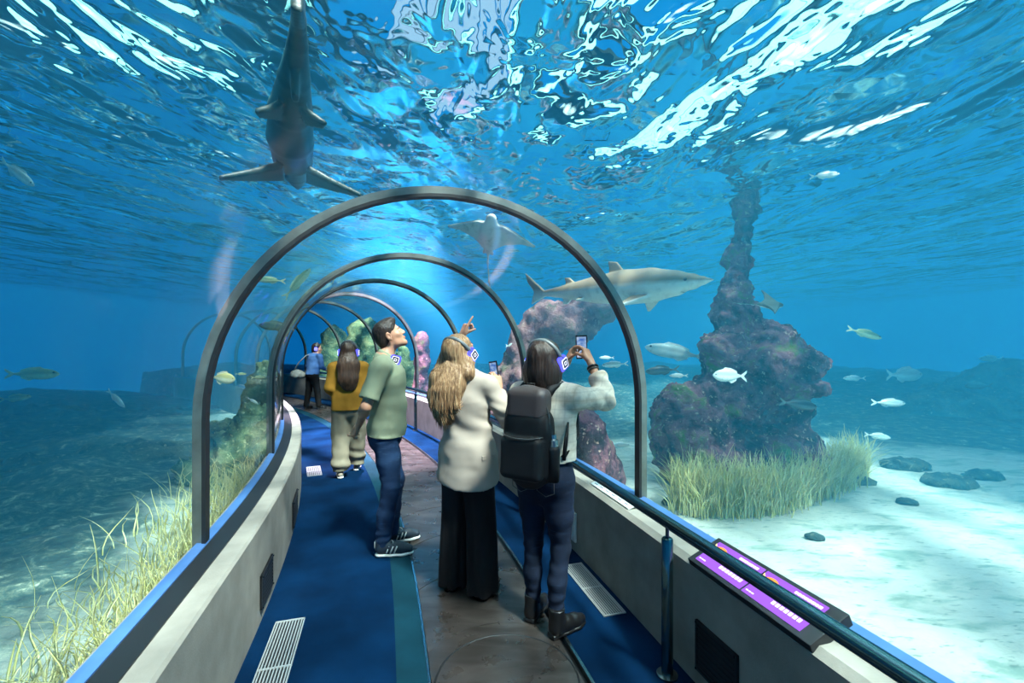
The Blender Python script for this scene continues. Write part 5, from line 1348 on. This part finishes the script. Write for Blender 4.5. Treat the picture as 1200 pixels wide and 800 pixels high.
# ---------------------------------------------------------------- the woman in the mustard top
M['mustard'] = mat('mustard', (.28, .14, .018), .85, var=.25, vscale=4, bump=.2, bscale=200, spec=.15)
M['khaki'] = mat('khaki', (.24, .215, .155), .9, var=.2, vscale=5, spec=.15)
def mustard():
    root = empty('person', (-1.975, 5.5, 0.003), yaw_of((-.30, .95)), 'person with long brown hair, mustard top and beige trousers walking away', 'person')
    J = dict(pelvis=(0, 0, .88), waist=(0, 0, 1.02), chest=(0, .0, 1.18), neck=(0, -.0, 1.335), head=(0, .02, 1.475), shR=(.165, 0, 1.285), shL=(-.165, 0, 1.285),
             elR=(.205, -.02, 1.04), wrR=(.15, .14, .92), elL=(-.205, -.02, 1.04), wrL=(-.15, .14, .92), kneeR=(.08, .10, .46), kneeL=(-.08, .04, .46),
             ankR=(.08, .16, .09), ankL=(-.08, -.12, .13), toeR=(.09, .29, .03), toeL=(-.09, .0, .04))
    j = {a: np.array(v, float) for a, v in J.items()}; HR = rotz(math.radians(-10)) @ rotx(math.radians(4))
    hands = [dict(right=s, d=(-.4 if s else .4, .7, -.3), palm=(0, -.2, 1), curls=(25, 28, 30, 32)) for s in (True, False)]
    body_mesh(root, J, .9, .0065, SKIN, True, HR, hands); add_face(root, j['head'], HR)
    S = SDF(.008, .03); fl = ((0, 1, 0), 1.4)
    S.chain([A(0, 0, .76), A(0, 0, .95), A(0, 0, 1.18)], [.205, .192, .178], .03, fl); S.cone((0, 0, 1.18), (0, 0, 1.29), .172, .11, .06, fl)
    for s in 'RL':
        S.cone(j['sh'+s], A(0, 0, 1.33), .060, .054, .05); S.cone(j['sh'+s], j['el'+s], .070, .072, .035); c = j['el'+s]*.3+j['wr'+s]*.7; S.cone(j['el'+s], c, .070, .058, .02); S.cut(c, unit(j['wr'+s]-j['el'+s]), c-.1, c+.1)
    S.cut((0, 0, .775), (0, 0, -1)); S.cut((0, 0, 1.355), (0, .25, 1), (-.1, -.2, 1.27), (.1, .2, 1.6))
    finish(S, 'mustard_top', M['mustard'], root, 1, cloth_fold(.015, (7, 7, 5), 11))
    S = SDF(.008, .03); S.cone((0, 0, .80), (0, 0, .93), .17, .15, .03, ((0, 1, 0), 1.35))
    for sg, s in ((1, 'R'), (-1, 'L')): S.chain([A(sg*.085, 0, .80), j['knee'+s]+A(sg*.012, 0, 0), j['ank'+s]+A(sg*.005, 0, 0)], [.115, .108, .098], .02)
    S.cut((0, 0, .97), (0, 0, 1)); S.cut((0, 0, .075), (0, 0, -1))
    finish(S, 'trousers', M['khaki'], root, 1, cloth_fold(.016, (8, 8, 5), 12, extra=lambda P: .012*np.sin(P[:, 2]*45+4*perlin(P*4))*np.exp(-((P[:, 2]-.15)/.12)**2)))
    shoe(root, (.08, .09, 0), -.1, 'beige', .25); shoe(root, (-.08, -.20, 0.0), .1, 'beige', .25)
    c = j['head']; W = lambda x, y, z: c+HR @ A(x, y, z)
    S = SDF(.007, .025); S.ell(W(0, -.022, .034), A(.090, .106, .094), HR, .02); S.ell(W(0, -.055, -.045), A(.098, .075, .12), HR, .03)
    S.chain([W(0, -.07, -.06), A(0, -.115, 1.30), A(.0, -.140, 1.15), A(.01, -.135, 1.09)], [.10, .128, .115, .085], .03, ((0, 1, 0), 1.9)); S.cut(W(0, .058, .05), HR @ A(0, 1, -.22), W(0, 0, 0)-.2, W(0, 0, 0)+.2)
    finish(S, 'hair', HAIR_BROWN, root, 1, hair_fold(.009, c, (34, 34, 3)))
    headphones(root_matrix(root), W(0, -.005, 0), HR, 'blue lit headphones on the long brown hair of the visitor in mustard', 1, .098, (.1, .124))
mustard()

# ---------------------------------------------------------------- the far visitor in blue
M['blue_shirt'] = mat('blue_shirt', (.06, .16, .38), .85, var=.2, vscale=5)
M['grey_bag'] = mat('grey_bag', (.20, .21, .19), .7, var=.3, vscale=6)
def far_visitor():
    p = px(366, 480, 10.7); root = empty('person', (p.x, p.y, .005), yaw_of((.45, .85)), 'person in a blue shirt and black trousers standing far down the tunnel', 'person')
    J = dict(pelvis=(0, 0, .86), waist=(0, .03, 1.0), chest=(0, .06, 1.15), neck=(0, .09, 1.29), head=(0, .13, 1.43), shR=(.165, .07, 1.245), shL=(-.165, .07, 1.245),
             elR=(.20, .10, 1.0), wrR=(.12, .26, .93), elL=(-.21, .05, 1.0), wrL=(-.22, .10, .80), kneeR=(.10, .05, .45), kneeL=(-.12, .0, .45),
             ankR=(.13, .08, .09), ankL=(-.16, -.04, .09), toeR=(.17, .20, .03), toeL=(-.17, .09, .03))
    j = {a: np.array(v, float) for a, v in J.items()}; HR = rotz(math.radians(-50)) @ rotx(math.radians(-6))
    body_mesh(root, J, .88, .009, SKIN, True, HR, [dict(right=True, d=(-.3, .8, -.2), palm=(-.9, 0, 0)), dict(right=False, d=(0, .1, -1), palm=(.9, 0, 0))]); add_face(root, j['head'], HR)
    S = SDF(.011, .03); fl = ((0, 1, 0), 1.4); S.chain([A(0, .0, .80), A(0, .03, 1.0), A(0, .06, 1.15), A(0, .08, 1.26)], [.185, .17, .172, .11], .03, fl)
    for s in 'RL':
        S.cone(j['sh'+s], j['neck']-A(0, 0, .01), .06, .05, .05); S.cone(j['sh'+s], j['el'+s], .066, .06, .03); S.cone(j['el'+s], j['wr'+s], .058, .045, .02)
        S.cut(j['el'+s]*.1+j['wr'+s]*.9, unit(j['wr'+s]-j['el'+s]), j['wr'+s]-.1, j['wr'+s]+.1)
    S.cut((0, 0, .82), (0, 0, -1)); S.cut((0, .09, 1.315), (0, 0.2, 1)); finish(S, 'blue_shirt', M['blue_shirt'], root, 1, cloth_fold(.012, (7, 7, 7), 14))
    S = SDF(.011, .03); S.cone((0, 0, .82), (0, 0, .9), .165, .15, .03, ((0, 1, 0), 1.35))
    for sg, s in ((1, 'R'), (-1, 'L')): S.chain([A(sg*.08, 0, .80), j['knee'+s], j['ank'+s]], [.10, .075, .062], .02)
    S.cut((0, 0, .06), (0, 0, -1)); finish(S, 'trousers', M['black_cloth'], root, 1, cloth_fold(.008, (8, 8, 8), 15))
    shoe(root, (.12, .02, 0), -.25, 'plain', .25); shoe(root, (-.155, -.10, 0), .1, 'plain', .25)
    c = j['head']; W = lambda x, y, z: c+HR @ A(x, y, z)
    S = SDF(.008, .02); S.ell(W(0, -.02, .038), A(.088, .104, .092), HR, .02); S.ell(W(0, -.06, -.03), A(.085, .06, .10), HR, .03); S.cut(W(0, .06, .05), HR @ A(0, 1, -.4)); finish(S, 'hair', HAIR_BLACK, root, 1, hair_fold(.005, c))
    WM = root_matrix(root); headphones(WM, W(0, -.005, 0), HR, 'dark headphones on the far visitor in the blue shirt', 1, .096, (.1, .122))
    bag = empty('shoulder_bag', WM @ Vector((-.26, -.16, .80)), root.rotation_euler.z, 'grey slouchy bag hanging behind the far visitor in blue', 'bag')
    S = SDF(.01, .03); S.ell((0, 0, .0), (.10, .21, .08), k=.05); S.ell((0, -.05, .05), (.08, .15, .09), k=.06); finish(S, 'bag_body', M['grey_bag'], bag, 1, cloth_fold(.02, (7, 7, 7), 16))
    mb = MB(); mb.tube([Vector((0, -.16, .08)), Vector((.06, -.05, .30)), Vector((.11, .10, .46)), Vector((.13, .20, .485)), Vector((.12, .27, .44)), Vector((.04, .22, .20)), Vector((0, .14, .05))], .012, 8); mb.build('strap', M['grey_bag'], bag, True)
far_visitor()
